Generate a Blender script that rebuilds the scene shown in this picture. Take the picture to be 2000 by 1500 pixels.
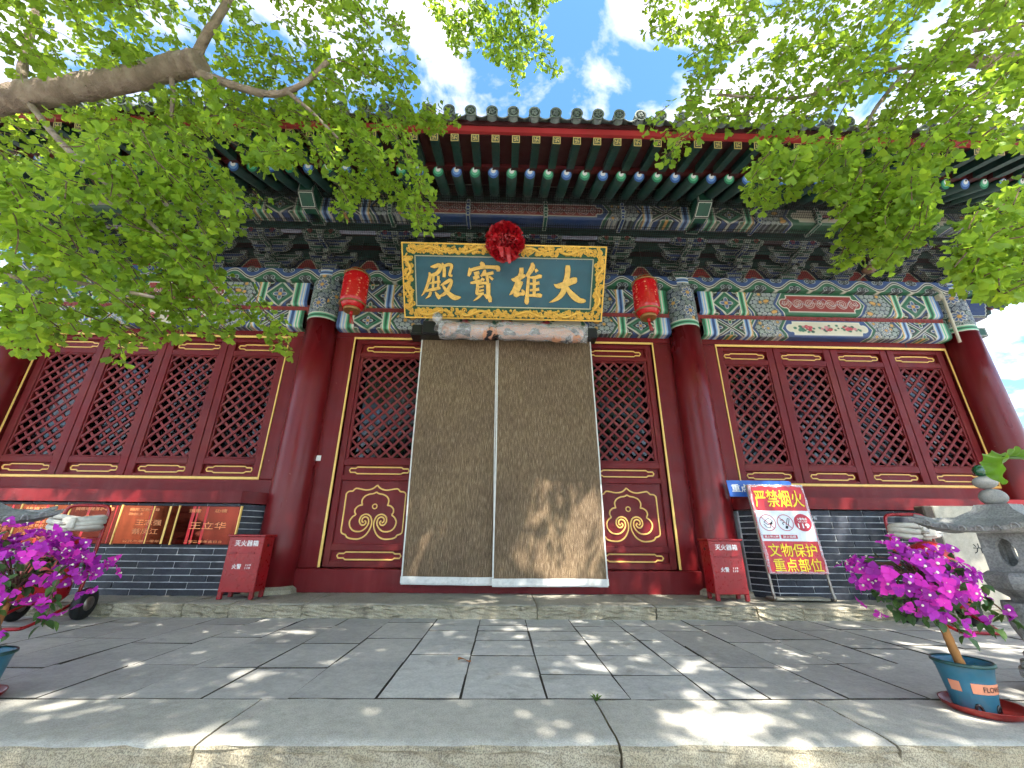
import bpy, bmesh, math, random
import numpy as np
from mathutils import Vector, Matrix, Quaternion
random.seed(7); RNG = np.random.default_rng(7)
for _o in list(bpy.data.objects): bpy.data.objects.remove(_o)
SC = bpy.context.scene
COL = SC.collection
PI = math.pi
rad = math.radians

# ------------------------------------------------------------------ camera
FPX, PITCH, ROLL, YAW = 790.86, .3592644, .0093633, .0208348
CAM = np.array([0.0, -4.5, 0.5303])
def _axes(p, r, y):
    cp, sp, cy, sy = math.cos(p), math.sin(p), math.cos(y), math.sin(y)
    f = np.array([sy*cp, cy*cp, sp]); rt = np.array([cy, -sy, 0.]); up = np.cross(rt, f)
    cr, sr = math.cos(r), math.sin(r)
    return f, cr*rt+sr*up, -sr*rt+cr*up
AF, AR, AU = _axes(PITCH, ROLL, YAW)
cam_d = bpy.data.cameras.new('camera'); cam = bpy.data.objects.new('camera', cam_d); COL.objects.link(cam)
cam_d.sensor_fit = 'HORIZONTAL'; cam_d.sensor_width = 36.0; cam_d.lens = 36.0*FPX/2000.0
cam_d.clip_start = .05; cam_d.clip_end = 3000
cam.matrix_world = Matrix(((AR[0], AU[0], -AF[0], CAM[0]), (AR[1], AU[1], -AF[1], CAM[1]), (AR[2], AU[2], -AF[2], CAM[2]), (0, 0, 0, 1)))
SC.camera = cam
def un(px, py, zc):
    "a real place in the courtyard: so far along the view, at that bearing"
    return CAM + AF*zc + AR*((px-1000)/FPX*zc) - AU*((py-750)/FPX*zc)
def pj(P):
    v = np.asarray(P)-CAM; z = v@AF
    zz = np.where(np.abs(z) < 1e-6, 1e-6, z)
    return 1000+FPX*(v@AR)/zz, 750-FPX*(v@AU)/zz, z

# ------------------------------------------------------------------ light
SUN_EL, SUN_AZ = rad(58), rad(161)
SUNDIR = Vector((math.sin(SUN_AZ)*math.cos(SUN_EL), math.cos(SUN_AZ)*math.cos(SUN_EL), math.sin(SUN_EL)))
W = bpy.data.worlds.new('World'); SC.world = W; W.use_nodes = True
nt = W.node_tree; nt.nodes.clear()
def wn(t, **k):
    n = nt.nodes.new(t)
    for a, b in k.items(): setattr(n, a, b)
    return n
sky = wn('ShaderNodeTexSky', sky_type='NISHITA', sun_disc=False, sun_elevation=SUN_EL, sun_rotation=SUN_AZ, air_density=1.0, dust_density=.6, ozone_density=2.2)
tc = wn('ShaderNodeTexCoord'); sep = wn('ShaderNodeSeparateXYZ')
nt.links.new(tc.outputs['Generated'], sep.inputs[0])
den = wn('ShaderNodeMath', operation='MAXIMUM'); nt.links.new(sep.outputs[2], den.inputs[0]); den.inputs[1].default_value = 0.0
den2 = wn('ShaderNodeMath', operation='ADD'); nt.links.new(den.outputs[0], den2.inputs[0]); den2.inputs[1].default_value = .22
dx = wn('ShaderNodeMath', operation='DIVIDE'); nt.links.new(sep.outputs[0], dx.inputs[0]); nt.links.new(den2.outputs[0], dx.inputs[1])
dy = wn('ShaderNodeMath', operation='DIVIDE'); nt.links.new(sep.outputs[1], dy.inputs[0]); nt.links.new(den2.outputs[0], dy.inputs[1])
cmb = wn('ShaderNodeCombineXYZ'); nt.links.new(dx.outputs[0], cmb.inputs[0]); nt.links.new(dy.outputs[0], cmb.inputs[1])
cmb.inputs[2].default_value = 11.2
ns = wn('ShaderNodeTexNoise'); ns.inputs['Scale'].default_value = 3.6; ns.inputs['Detail'].default_value = 7; ns.inputs['Roughness'].default_value = .56; ns.inputs['Distortion'].default_value = .25
nt.links.new(cmb.outputs[0], ns.inputs['Vector'])
rp = wn('ShaderNodeValToRGB'); rp.color_ramp.elements[0].position = .42; rp.color_ramp.elements[1].position = .78
rp.color_ramp.elements[0].color = (.0, .0, .0, 1); rp.color_ramp.elements[1].color = (.96, .96, .96, 1)
nt.links.new(ns.outputs['Fac'], rp.inputs[0])
tint = wn('ShaderNodeMixRGB', blend_type='MULTIPLY'); tint.inputs[0].default_value = 1; tint.inputs[2].default_value = (.22, .33, .36, 1)
nt.links.new(sky.outputs[0], tint.inputs[1])
mx = wn('ShaderNodeMixRGB'); nt.links.new(rp.outputs[0], mx.inputs[0]); nt.links.new(tint.outputs[0], mx.inputs[1])
mx.inputs[2].default_value = (4.9, 4.1, 4.05, 1)
bg = wn('ShaderNodeBackground'); bg.inputs[1].default_value = .15
nt.links.new(mx.outputs[0], bg.inputs[0])
wo = wn('ShaderNodeOutputWorld'); nt.links.new(bg.outputs[0], wo.inputs[0])
sl = bpy.data.lights.new('sun', 'SUN'); sl.energy = 2.0; sl.angle = rad(.55); sl.color = (1.0, .94, .84)
sun = bpy.data.objects.new('sun', sl); COL.objects.link(sun); sun.location = (6, -16, 25)
sun.rotation_mode = 'QUATERNION'; sun.rotation_quaternion = SUNDIR.to_track_quat('Z', 'Y')
SC.view_settings.view_transform = 'Standard'; SC.view_settings.look = 'None'
SC.view_settings.gamma = 1; SC.view_settings.exposure = 3.08
SC.view_settings.use_curve_mapping = False
SC.render.engine = 'CYCLES'
SC.cycles.max_bounces = 5; SC.cycles.diffuse_bounces = 3; SC.cycles.glossy_bounces = 2; SC.cycles.transmission_bounces = 3; SC.cycles.transparent_max_bounces = 8; SC.cycles.use_denoising = True; SC.cycles.use_adaptive_sampling = True; SC.cycles.adaptive_threshold = .02; SC.cycles.adaptive_min_samples = 12

# ------------------------------------------------------------------ lettering (made first, while the scene is empty)
_TX = {}
def text2d(body, bold=0.0):
    k = (body, bold)
    if k in _TX: return _TX[k]
    cu = bpy.data.curves.new('t', 'FONT'); cu.body = body; cu.offset = bold; cu.resolution_u = 3; cu.fill_mode = 'BOTH'
    o = bpy.data.objects.new('t', cu); COL.objects.link(o)
    dg = bpy.context.evaluated_depsgraph_get(); me = o.evaluated_get(dg).to_mesh()
    v = np.array([list(p.co)[:2] for p in me.vertices]); f = [tuple(p.vertices) for p in me.polygons]
    bpy.data.objects.remove(o)
    v = (v-v.min(0)); _TX[k] = (v, f, v.max(0))
    return _TX[k]

# ------------------------------------------------------------------ mesh helpers
class MB:
    def __init__(s): s.v = []; s.f = []; s.m = []; s.sm = []
    def add(s, vs, fs, mi=0, smooth=False):
        b = len(s.v); s.v += [tuple(float(c) for c in p) for p in vs]
        for f in fs: s.f.append(tuple(i+b for i in f)); s.m.append(mi); s.sm.append(smooth)
        return s
    def box(s, x0, x1, y0, y1, z0, z1, mi=0, bev=0.0):
        x0, x1 = min(x0, x1), max(x0, x1); y0, y1 = min(y0, y1), max(y0, y1); z0, z1 = min(z0, z1), max(z0, z1)
        if bev <= 0:
            vs = [(x0, y0, z0), (x1, y0, z0), (x1, y1, z0), (x0, y1, z0), (x0, y0, z1), (x1, y0, z1), (x1, y1, z1), (x0, y1, z1)]
            return s.add(vs, [(0, 3, 2, 1), (4, 5, 6, 7), (0, 1, 5, 4), (1, 2, 6, 5), (2, 3, 7, 6), (3, 0, 4, 7)], mi)
        b = min(bev, (x1-x0)*.49, (y1-y0)*.49, (z1-z0)*.49); vs = []
        for X in (x0, x1):
            for Y in (y0, y1):
                for Z in (z0, z1):
                    sx = b if X == x0 else -b; sy = b if Y == y0 else -b; sz = b if Z == z0 else -b
                    vs += [(X, Y+sy, Z+sz), (X+sx, Y, Z+sz), (X+sx, Y+sy, Z)]
        I = lambda i, j, k, a: (i*4+j*2+k)*3+a
        fs = []
        for i in (0, 1): q = [I(i, 0, 0, 0), I(i, 1, 0, 0), I(i, 1, 1, 0), I(i, 0, 1, 0)]; fs.append(q if i else q[::-1])
        for j in (0, 1): q = [I(0, j, 0, 1), I(1, j, 0, 1), I(1, j, 1, 1), I(0, j, 1, 1)]; fs.append(q[::-1] if j else q)
        for k in (0, 1): q = [I(0, 0, k, 2), I(1, 0, k, 2), I(1, 1, k, 2), I(0, 1, k, 2)]; fs.append(q if k else q[::-1])
        for i in (0, 1):
            for j in (0, 1): fs.append([I(i, j, 0, 0), I(i, j, 0, 1), I(i, j, 1, 1), I(i, j, 1, 0)])
        for i in (0, 1):
            for k in (0, 1): fs.append([I(i, 0, k, 0), I(i, 0, k, 2), I(i, 1, k, 2), I(i, 1, k, 0)])
        for j in (0, 1):
            for k in (0, 1): fs.append([I(0, j, k, 1), I(0, j, k, 2), I(1, j, k, 2), I(1, j, k, 1)])
        for i in (0, 1):
            for j in (0, 1):
                for k in (0, 1): fs.append([I(i, j, k, 0), I(i, j, k, 1), I(i, j, k, 2)])
        return s.add(vs, [tuple(f) for f in fs], mi)
    def prism(s, pts, a0, a1, axis='x', mi=0, smooth=False):
        "polygon pts (2-D) extruded along axis from a0 to a1"
        n = len(pts)
        def P(p, a):
            return {'x': (a, p[0], p[1]), 'y': (p[0], a, p[1]), 'z': (p[0], p[1], a)}[axis]
        vs = [P(p, a0) for p in pts]+[P(p, a1) for p in pts]
        fs = [tuple(range(n)), tuple(range(2*n-1, n-1, -1))]
        s.add(vs, fs, mi)
        b = len(s.v)-2*n
        for i in range(n):
            j = (i+1) % n; s.f.append((b+i, b+n+i, b+n+j, b+j)); s.m.append(mi); s.sm.append(smooth)
        return s
    def lathe(s, prof, seg=24, c=(0, 0), mi=0, smooth=True, cap=True, f=None):
        vs = []; fs = []; n = len(prof)
        for i in range(seg):
            a = 2*PI*i/seg; k = f(a) if f else 1.0
            for r, z in prof: vs.append((c[0]+r*k*math.cos(a), c[1]+r*k*math.sin(a), z))
        for i in range(seg):
            j = (i+1) % seg
            for q in range(n-1): fs.append((i*n+q, j*n+q, j*n+q+1, i*n+q+1))
        s.add(vs, fs, mi, smooth)
        if cap:
            b = len(s.v)-len(vs)
            s.f.append(tuple(b+i*n for i in range(seg))[::-1]); s.m.append(mi); s.sm.append(False)
            s.f.append(tuple(b+i*n+n-1 for i in range(seg))); s.m.append(mi); s.sm.append(False)
        return s
    def tube(s, pts, r, seg=8, mi=0, cap=True, closed=False):
        pts = [Vector(p) for p in pts]; n = len(pts); R = r if hasattr(r, '__len__') else [r]*n
        vs = []; fs = []; prev = None
        for i, p in enumerate(pts):
            if closed: t = pts[(i+1) % n]-pts[i-1]
            else: t = pts[min(i+1, n-1)]-pts[max(i-1, 0)]
            t = t.normalized() if t.length > 1e-9 else Vector((0, 0, 1))
            if prev is None:
                a = Vector((0, 0, 1)) if abs(t.z) < .9 else Vector((1, 0, 0)); u = t.cross(a).normalized()
            else:
                u = prev-t*prev.dot(t); u = u.normalized() if u.length > 1e-6 else t.orthogonal().normalized()
            prev = u; w = t.cross(u)
            for k in range(seg):
                a = 2*PI*k/seg; vs.append(p+(u*math.cos(a)+w*math.sin(a))*R[i])
        m = n if closed else n-1
        for i in range(m):
            for k in range(seg):
                a, b = i*seg+k, i*seg+(k+1) % seg; i2 = (i+1) % n; c, d = i2*seg+(k+1) % seg, i2*seg+k
                fs.append((a, b, c, d))
        s.add(vs, fs, mi, True)
        if cap and not closed:
            b = len(s.v)-len(vs)
            s.f.append(tuple(b+k for k in range(seg))[::-1]); s.m.append(mi); s.sm.append(False)
            s.f.append(tuple(b+(n-1)*seg+k for k in range(seg))); s.m.append(mi); s.sm.append(False)
        return s
    def ribbon(s, pts, w, y0, y1, mi=0, closed=False):
        "raised line in the XZ plane: pts (x, z), root at y0, crest at y1"
        n = len(pts); vs = []; fs = []
        for i in range(n):
            if closed: a, b = pts[i-1], pts[(i+1) % n]
            else: a, b = pts[max(i-1, 0)], pts[min(i+1, n-1)]
            tx, tz = b[0]-a[0], b[1]-a[1]; l = math.hypot(tx, tz) or 1; nx, nz = -tz/l, tx/l
            x, z = pts[i]; h = w/2
            if closed and n <= 8 or (not closed and n <= 5 and 0 < i < n-1): h = w/2*1.25
            vs += [(x+nx*h, y0, z+nz*h), (x+nx*h*.6, y1, z+nz*h*.6), (x-nx*h*.6, y1, z-nz*h*.6), (x-nx*h, y0, z-nz*h)]
        for i in range(n if closed else n-1):
            j = (i+1) % n
            for k in range(3): fs.append((i*4+k, j*4+k, j*4+k+1, i*4+k+1))
        return s.add(vs, fs, mi)
    def flat(s, v2, fs, org, ux, uy, mi=0):
        org, ux, uy = Vector(org), Vector(ux), Vector(uy)
        return s.add([org+ux*float(p[0])+uy*float(p[1]) for p in v2], fs, mi)
    def text(s, body, org, ux, uy, w, h, mi=0, bold=.012):
        "lettering filling a w x h field whose lower left corner is org"
        v, f, mxx = text2d(body, bold)
        return s.flat(v*np.array([w/mxx[0], h/mxx[1]]), f, org, ux, uy, mi)
    def mesh(s, name, mats):
        me = bpy.data.meshes.new(name); me.from_pydata(s.v, [], s.f)
        for m in mats: me.materials.append(m)
        if s.f:
            me.polygons.foreach_set('material_index', s.m); me.polygons.foreach_set('use_smooth', s.sm)
        me.update(); return me
    def build(s, name, mats, parent=None, loc=(0, 0, 0)):
        if not isinstance(mats, (list, tuple)): mats = [mats]
        return put(name, s.mesh(name, mats), parent, loc)
def put(name, me, parent=None, loc=(0, 0, 0), rz=0.0, rot=None):
    o = bpy.data.objects.new(name, me); COL.objects.link(o); o.parent = parent; o.location = loc
    if rz: o.rotation_euler = (0, 0, rz)
    if rot is not None: o.rotation_euler = rot
    return o
def tag(o, label=None, cat=None, group=None, kind=None):
    for k, v in (('label', label), ('category', cat), ('group', group), ('kind', kind)):
        if v: o[k] = v
    return o
def thing(name, label, cat, loc=(0, 0, 0), rz=0.0, group=None):
    o = bpy.data.objects.new(name, None); COL.objects.link(o); o.empty_display_size = .1
    o.location = loc; o.rotation_euler = (0, 0, rz); return tag(o, label, cat, group)
def structure(name, me, loc=(0, 0, 0)):
    return tag(put(name, me, None, loc), kind='structure')
def smooth_path(pts, k=6, closed=False):
    P = [np.array(p, float) for p in pts]; n = len(P); out = []
    for i in range(n if closed else n-1):
        if closed: a, b, c, d = P[i-1], P[i], P[(i+1) % n], P[(i+2) % n]
        else: a, b, c, d = P[max(i-1, 0)], P[i], P[i+1], P[min(i+2, n-1)]
        for j in range(k):
            t = j/k
            out.append(tuple(.5*((2*b)+(c-a)*t+(2*a-5*b+4*c-d)*t*t+(3*b-a-3*c+d)*t**3)))
    if not closed: out.append(tuple(P[-1]))
    return out

# ------------------------------------------------------------------ materials
def nodes(name):
    m = bpy.data.materials.new(name); m.use_nodes = True; t = m.node_tree
    return m, t, t.nodes['Principled BSDF'], t.links
def pos_vec(t, l, scale=(1, 1, 1), world=True):
    if world: g = t.nodes.new('ShaderNodeNewGeometry'); o = g.outputs['Position']
    else: g = t.nodes.new('ShaderNodeTexCoord'); o = g.outputs['Object']
    mp = t.nodes.new('ShaderNodeMapping'); mp.inputs['Scale'].default_value = scale; l.new(o, mp.inputs[0])
    return mp.outputs[0]
def noise(t, l, vec, scale, detail=4, rough=.55, dist=0):
    n = t.nodes.new('ShaderNodeTexNoise'); n.inputs['Scale'].default_value = scale; n.inputs['Detail'].default_value = detail
    n.inputs['Roughness'].default_value = rough; n.inputs['Distortion'].default_value = dist; l.new(vec, n.inputs['Vector']); return n.outputs['Fac']
def ramp(t, l, fac, stops):
    r = t.nodes.new('ShaderNodeValToRGB'); e = r.color_ramp.elements
    while len(e) < len(stops): e.new(.5)
    for i, (p, c) in enumerate(stops):
        e[i].position = p; e[i].color = tuple(c)+(1,) if len(c) == 3 else c
    l.new(fac, r.inputs[0]); return r.outputs[0]
def mixc(t, l, fac, a, b, mode='MIX'):
    n = t.nodes.new('ShaderNodeMixRGB'); n.blend_type = mode
    for i, v in ((0, fac), (1, a), (2, b)):
        if hasattr(v, 'links'): l.new(v, n.inputs[i])
        elif isinstance(v, (int, float)): n.inputs[i].default_value = v
        else: n.inputs[i].default_value = tuple(v)+(1,) if len(v) == 3 else v
    return n.outputs[0]
def bump(t, l, bs, h, strength=.3, dist=.01):
    b = t.nodes.new('ShaderNodeBump'); b.inputs['Strength'].default_value = strength; b.inputs['Distance'].default_value = dist
    l.new(h, b.inputs['Height']); l.new(b.outputs[0], bs.inputs['Normal'])
def mat(name, col, rough=.6, var=.25, scale=3.0, stretch=(1, 1, 1), dirt=None, dirt_amt=.5, dscale=1.2, bmp=0, bscale=40, bdist=.004, metal=0, coat=0, spec=.5, piece=0.0, rvar=.1, chips=None, streak=0.0):
    m, t, b, l = nodes(name); v = pos_vec(t, l, stretch)
    n1 = noise(t, l, v, scale, 5, .6); c = np.array(col)
    k = ramp(t, l, n1, [(.25, c*(1-var)), (.75, np.minimum(c*(1+var), 1))])
    if piece:
        oi = t.nodes.new('ShaderNodeObjectInfo'); pr = ramp(t, l, oi.outputs['Random'], [(0, (1-piece,)*3), (1, (1+piece,)*3)])
        k = mixc(t, l, 1.0, k, pr, 'MULTIPLY')
    if dirt is not None:
        n2 = noise(t, l, pos_vec(t, l, (1, 1, 1)), dscale, 7, .65, .4)
        k = mixc(t, l, ramp(t, l, n2, [(.48, (0, 0, 0)), (.72, (dirt_amt,)*3)]), k, dirt)
    if streak:
        n4 = noise(t, l, pos_vec(t, l, (9, 9, .7)), 1.0, 5, .6)
        k = mixc(t, l, ramp(t, l, n4, [(.50, (0, 0, 0)), (.75, (streak,)*3)]), k, np.minimum(c*1.5+.03, 1))
    if chips is not None:
        n5 = noise(t, l, pos_vec(t, l), 48, 3, .5, .6); n6 = noise(t, l, pos_vec(t, l), 2.1, 3, .6)
        f5 = ramp(t, l, n5, [(.70, (0, 0, 0)), (.74, (.8,)*3)]); f6 = ramp(t, l, n6, [(.50, (0, 0, 0)), (.62, (1, 1, 1))])
        k = mixc(t, l, mixc(t, l, 1.0, f5, f6, 'MULTIPLY'), k, chips)
    l.new(k, b.inputs['Base Color'])
    n3 = noise(t, l, v, scale*4, 3)
    l.new(ramp(t, l, n3, [(.3, (max(rough-rvar, .03),)*3), (.7, (min(rough+rvar, 1),)*3)]), b.inputs['Roughness'])
    b.inputs['Metallic'].default_value = metal; b.inputs['Specular IOR Level'].default_value = spec; b.inputs['Coat Weight'].default_value = coat
    b.inputs['Coat Roughness'].default_value = .2
    if bmp: bump(t, l, b, noise(t, l, v, bscale, 5, .6), bmp, bdist)
    return m
RED = mat('red_lacquer', (.135, .0065, .0085), .42, .22, 1.6, dirt=(.17, .022, .022), dirt_amt=.45, dscale=2.6, bmp=.08, bscale=14, spec=.22, chips=(.26, .10, .085), streak=.35)
REDC = mat('red_column_lacquer', (.135, .0065, .0090), .33, .18, 1.2, (1, 1, .25), dirt=(.17, .024, .024), dirt_amt=.40, dscale=1.9, bmp=.12, bscale=5, bdist=.006, spec=.32, chips=(.26, .10, .085), streak=.30)
REDL = mat('dusty_red_lattice', (.165, .026, .028), .6, .25, 4, dirt=(.25, .085, .075), dirt_amt=.6, dscale=3, spec=.2)
REDF = mat('red_frame', (.140, .010, .012), .5, .2, 3, dirt=(.19, .045, .032), dirt_amt=.5, dscale=1.6, spec=.22)
EAVER = mat('eave_red', (.36, .026, .030), .5, .2, 3, dirt=(.20, .02, .02), dirt_amt=.6)
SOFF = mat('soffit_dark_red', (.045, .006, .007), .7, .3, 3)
GOLD = mat('gold_paint', (.86, .56, .15), .45, .10, 20)
GILT = mat('gilt_relief', (.84, .50, .09), .34, .15, 25, metal=.35)
BLACK = mat('black_plastic', (.010, .010, .011), .4, .2, 10)
IRON = mat('worn_steel', (.30, .27, .23), .42, .3, 25, metal=.75, dirt=(.12, .07, .04), dirt_amt=.7, dscale=9)
GLASSD = mat('dark_pane', (.006, .006, .007), .12, .2, 3, spec=.5)
FIRER = mat('fire_red_paint', (.30, .005, .009), .33, .15, 8, dirt=(.26, .006, .010), dirt_amt=.9, dscale=7, bmp=.12, bscale=16, bdist=.003, chips=(.12, .012, .012))
FIRED = mat('fire_red_dull', (.26, .006, .010), .5, .2, 8, dirt=(.10, .02, .015), dirt_amt=.7, dscale=9)
WHITEP = mat('white_paint', (.80, .80, .78), .55, .06, 8)
YELP = mat('yellow_print', (.86, .66, .02), .5, .05, 8)
BLUEP = mat('blue_print', (.015, .09, .38), .4, .08, 5)
REDP = mat('red_print', (.50, .012, .018), .35, .08, 5)
BLACKP = mat('black_print', (.012, .012, .014), .6, .1, 8)
def mat_attr(name, rough=.55, dust=.25):
    m, t, b, l = nodes(name); a = t.nodes.new('ShaderNodeVertexColor'); a.layer_name = 'Col'
    n = noise(t, l, pos_vec(t, l), 5, 6, .65)
    f = ramp(t, l, n, [(.35, (0, 0, 0)), (.75, (dust,)*3)])
    l.new(mixc(t, l, f, a.outputs[0], (.16, .15, .125)), b.inputs['Base Color']); b.inputs['Roughness'].default_value = rough
    return m
PAINT = mat_attr('painted_beamwork')
PAINTD = mat_attr('painted_brackets', .6, .12)
def mat_stone(name, c1, c2, speck, rough=.8, big=1.5, sp_scale=160, bmp=.35, stain=None, piece=.10, sp=.5, stain_amt=.8, stain_lo=.50, stretch=(1, 1, 1), bdist=.004):
    m, t, b, l = nodes(name); v = pos_vec(t, l)
    k = ramp(t, l, noise(t, l, v, big, 7, .68, .3), [(.3, c1), (.7, c2)])
    k = mixc(t, l, ramp(t, l, noise(t, l, v, sp_scale, 2, .5), [(.42, (0, 0, 0)), (.62, (sp,)*3)]), k, speck)
    k = mixc(t, l, 1.0, k, ramp(t, l, noise(t, l, v, 22, 6, .7), [(.25, (.80,)*3), (.75, (1.15,)*3)]), 'MULTIPLY')
    oi = t.nodes.new('ShaderNodeObjectInfo')
    k = mixc(t, l, 1.0, k, ramp(t, l, oi.outputs['Random'], [(0, (1-piece, 1-piece, 1-piece)), (1, (1+piece, 1+piece*.96, 1+piece*.9))]), 'MULTIPLY')
    if stain is not None:
        s = noise(t, l, pos_vec(t, l, stretch), 5.5, 8, .72, .6)
        k = mixc(t, l, ramp(t, l, s, [(stain_lo, (0, 0, 0)), (stain_lo+.13, (stain_amt,)*3)]), k, stain)
    l.new(k, b.inputs['Base Color']); b.inputs['Roughness'].default_value = rough; b.inputs['Specular IOR Level'].default_value = .3
    bump(t, l, b, noise(t, l, v, sp_scale*.35, 6, .7), bmp, bdist)
    return m
PAVE = mat_stone('slate_paving', (.32, .315, .298), (.46, .445, .405), (.22, .22, .21), .75, 1.6, 90, .25, (.115, .118, .118), .13, .25, .55, .60)
PAVEL = mat_stone('pale_paving', (.42, .42, .40), (.56, .545, .50), (.22, .225, .22), .78, 1.6, 90, .25, (.25, .235, .20), .09, .25, .6, .55)
KERB = mat_stone('granite_kerb', (.28, .265, .215), (.40, .372, .30), (.14, .13, .11), .85, 2, 130, .5, (.06, .052, .042), .08, .6, .75, .58)
KERBF = mat_stone('rough_granite_face', (.36, .31, .205), (.52, .47, .35), (.13, .11, .08), .9, 5, 230, .9, (.075, .063, .048), .10, .7, .8, .57, (1, 1, .8), .010)
SLAB = mat_stone('worn_granite_slab', (.40, .385, .34), (.54, .52, .455), (.26, .25, .215), .85, 1.3, 190, .4, (.52, .50, .43), .05, .5, .5, .58)
JOINT = mat_stone('joint_earth', (.055, .050, .040), (.115, .10, .08), (.03, .03, .025), .95, 3, 100, .3)
GREYST = mat_stone('carved_grey_stone', (.20, .203, .195), (.36, .355, .335), (.11, .11, .11), .85, 9, 120, .6, (.07, .075, .07), .05, .5, .7, .55)
PEBBLE = mat_stone('river_stone', (.25, .245, .225), (.34, .33, .30), (.17, .165, .15), .7, 8, 190, .3, None, .15, .4)
BRICK = mat_stone('blue_black_brick', (.021, .025, .036), (.052, .057, .070), (.012, .014, .02), .55, 6, 60, .45, (.085, .088, .092), .35, .4, .55, .62)
MORTAR = mat('white_mortar', (.62, .63, .64), .8, .15, 20, dirt=(.10, .10, .11), dirt_amt=.8, dscale=7, bmp=.3, bscale=90)
CREAM = mat_stone('cream_stele_stone', (.46, .41, .32), (.56, .51, .41), (.38, .33, .26), .7, 4, 160, .2, None, .03, .4)
BROWNST = mat_stone('brown_stele_edge', (.085, .06, .047), (.13, .095, .075), (.05, .04, .03), .6, 5, 120, .2)
TILE = mat('grey_green_tile', (.13, .165, .155), .55, .3, 12, dirt=(.30, .33, .31), dirt_amt=.6, dscale=14, bmp=.2, bscale=60, piece=.15)
TILED = mat('tile_relief_dark', (.022, .035, .032), .6, .2, 12)
RGREEN = mat('rafter_green', (.005, .038, .030), .6, .25, 6, dirt=(.05, .06, .05), dirt_amt=.4, dscale=4)
RBLUE = mat('rafter_blue_ring', (.030, .10, .34), .5, .1, 8); RBLUE2 = mat('rafter_light_blue', (.16, .33, .66), .5, .1, 8)
RGRN = mat('rafter_green_ring', (.015, .20, .10), .5, .1, 8); RGRN2 = mat('rafter_light_green', (.12, .46, .27), .5, .1, 8)
# ================================================================== the setting
mb = MB(); g = 400.0
mb.add([(-g, -g, 0), (g, -g, 0), (g, g, 0), (-g, g, 0)], [(0, 1, 2, 3)])
COURT = mat_stone('courtyard_paving', (.27, .265, .25), (.36, .35, .33), (.2, .2, .19), .85, .6, 60, .2, None, 0)
structure('ground', mb.mesh('ground', [COURT]), (0, 0, -1.02))
# terrace: an earth bed with every flag laid on it
ZT = -.10; XW = 8.4; Y_IN, Y_SLAB, Y_EDGE = -.70, -2.476, -2.862
terrace = structure('terrace', MB().box(-XW, XW, Y_SLAB-.10, 6.0, -1.015, ZT-.010).mesh('terrace', [JOINT]))
def flag_mesh(w, d, h, mats, seed, chip=.006):
    r = random.Random(seed); b = MB(); e = .0015
    j = lambda: r.uniform(-chip, chip)*.5
    P = [(-w/2+j(), -d/2+j()), (w/2+j(), -d/2+j()), (w/2+j(), d/2+j()), (-w/2+j(), d/2+j())]
    tz = [r.uniform(-.0025, .0025) for _ in P]
    vs = [(x, y, -h) for x, y in P]+[(x, y, -e) for x, y in P]+[(x*(1-2*e/w), y*(1-2*e/d), t) for (x, y), t in zip(P, tz)]
    fs = [(0, 3, 2, 1)]+[(i, (i+1) % 4, 4+(i+1) % 4, 4+i) for i in range(4)]+[(4+i, 4+(i+1) % 4, 8+(i+1) % 4, 8+i) for i in range(4)]+[(8, 9, 10, 11)]
    b.add(vs, fs); b.m = [1]*9+[0]; return b.mesh('paving_stone', mats)
fc = {}
def lay(x0, x1, y0, y1, m, gap=.0062):
    w, d = round(x1-x0-gap, 3), round(y1-y0-gap, 3); v = random.randrange(3); k = (w, d, m.name, v)
    if k not in fc: fc[k] = flag_mesh(w, d, .05, [m, JOINT], len(fc))
    put('paving_stone', fc[k], terrace, ((x0+x1)/2, (y0+y1)/2, ZT+random.uniform(-.002, .002)))
xs = [-.505, -.16, .20, .55, .905, 1.14]; ys = [-2.476, -2.166, -1.82, -1.465, -1.19, -1.02, -.72]
for i in range(5):
    for k in range(6):
        lay(xs[i], xs[i+1], ys[k], ys[k+1], PAVEL)
def strip(x0, x1):
    y = Y_SLAB+random.choice((0, 0, -.0)); first = True
    while y < -.73:
        d = random.uniform(.42, .62) if not first else random.uniform(.22, .55); first = False
        y1 = min(y+d, -.72)
        if -.72-y1 < .16: y1 = -.72
        lay(x0, x1, y, y1, PAVE); y = y1
for s in (-1, 1):
    x = -.505 if s < 0 else 1.14
    while abs(x) < XW-.2:
        w = random.choice((.35, .35, .33, .37, .36)); x2 = x+s*w; strip(min(x, x2), max(x, x2)); x = x2
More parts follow.
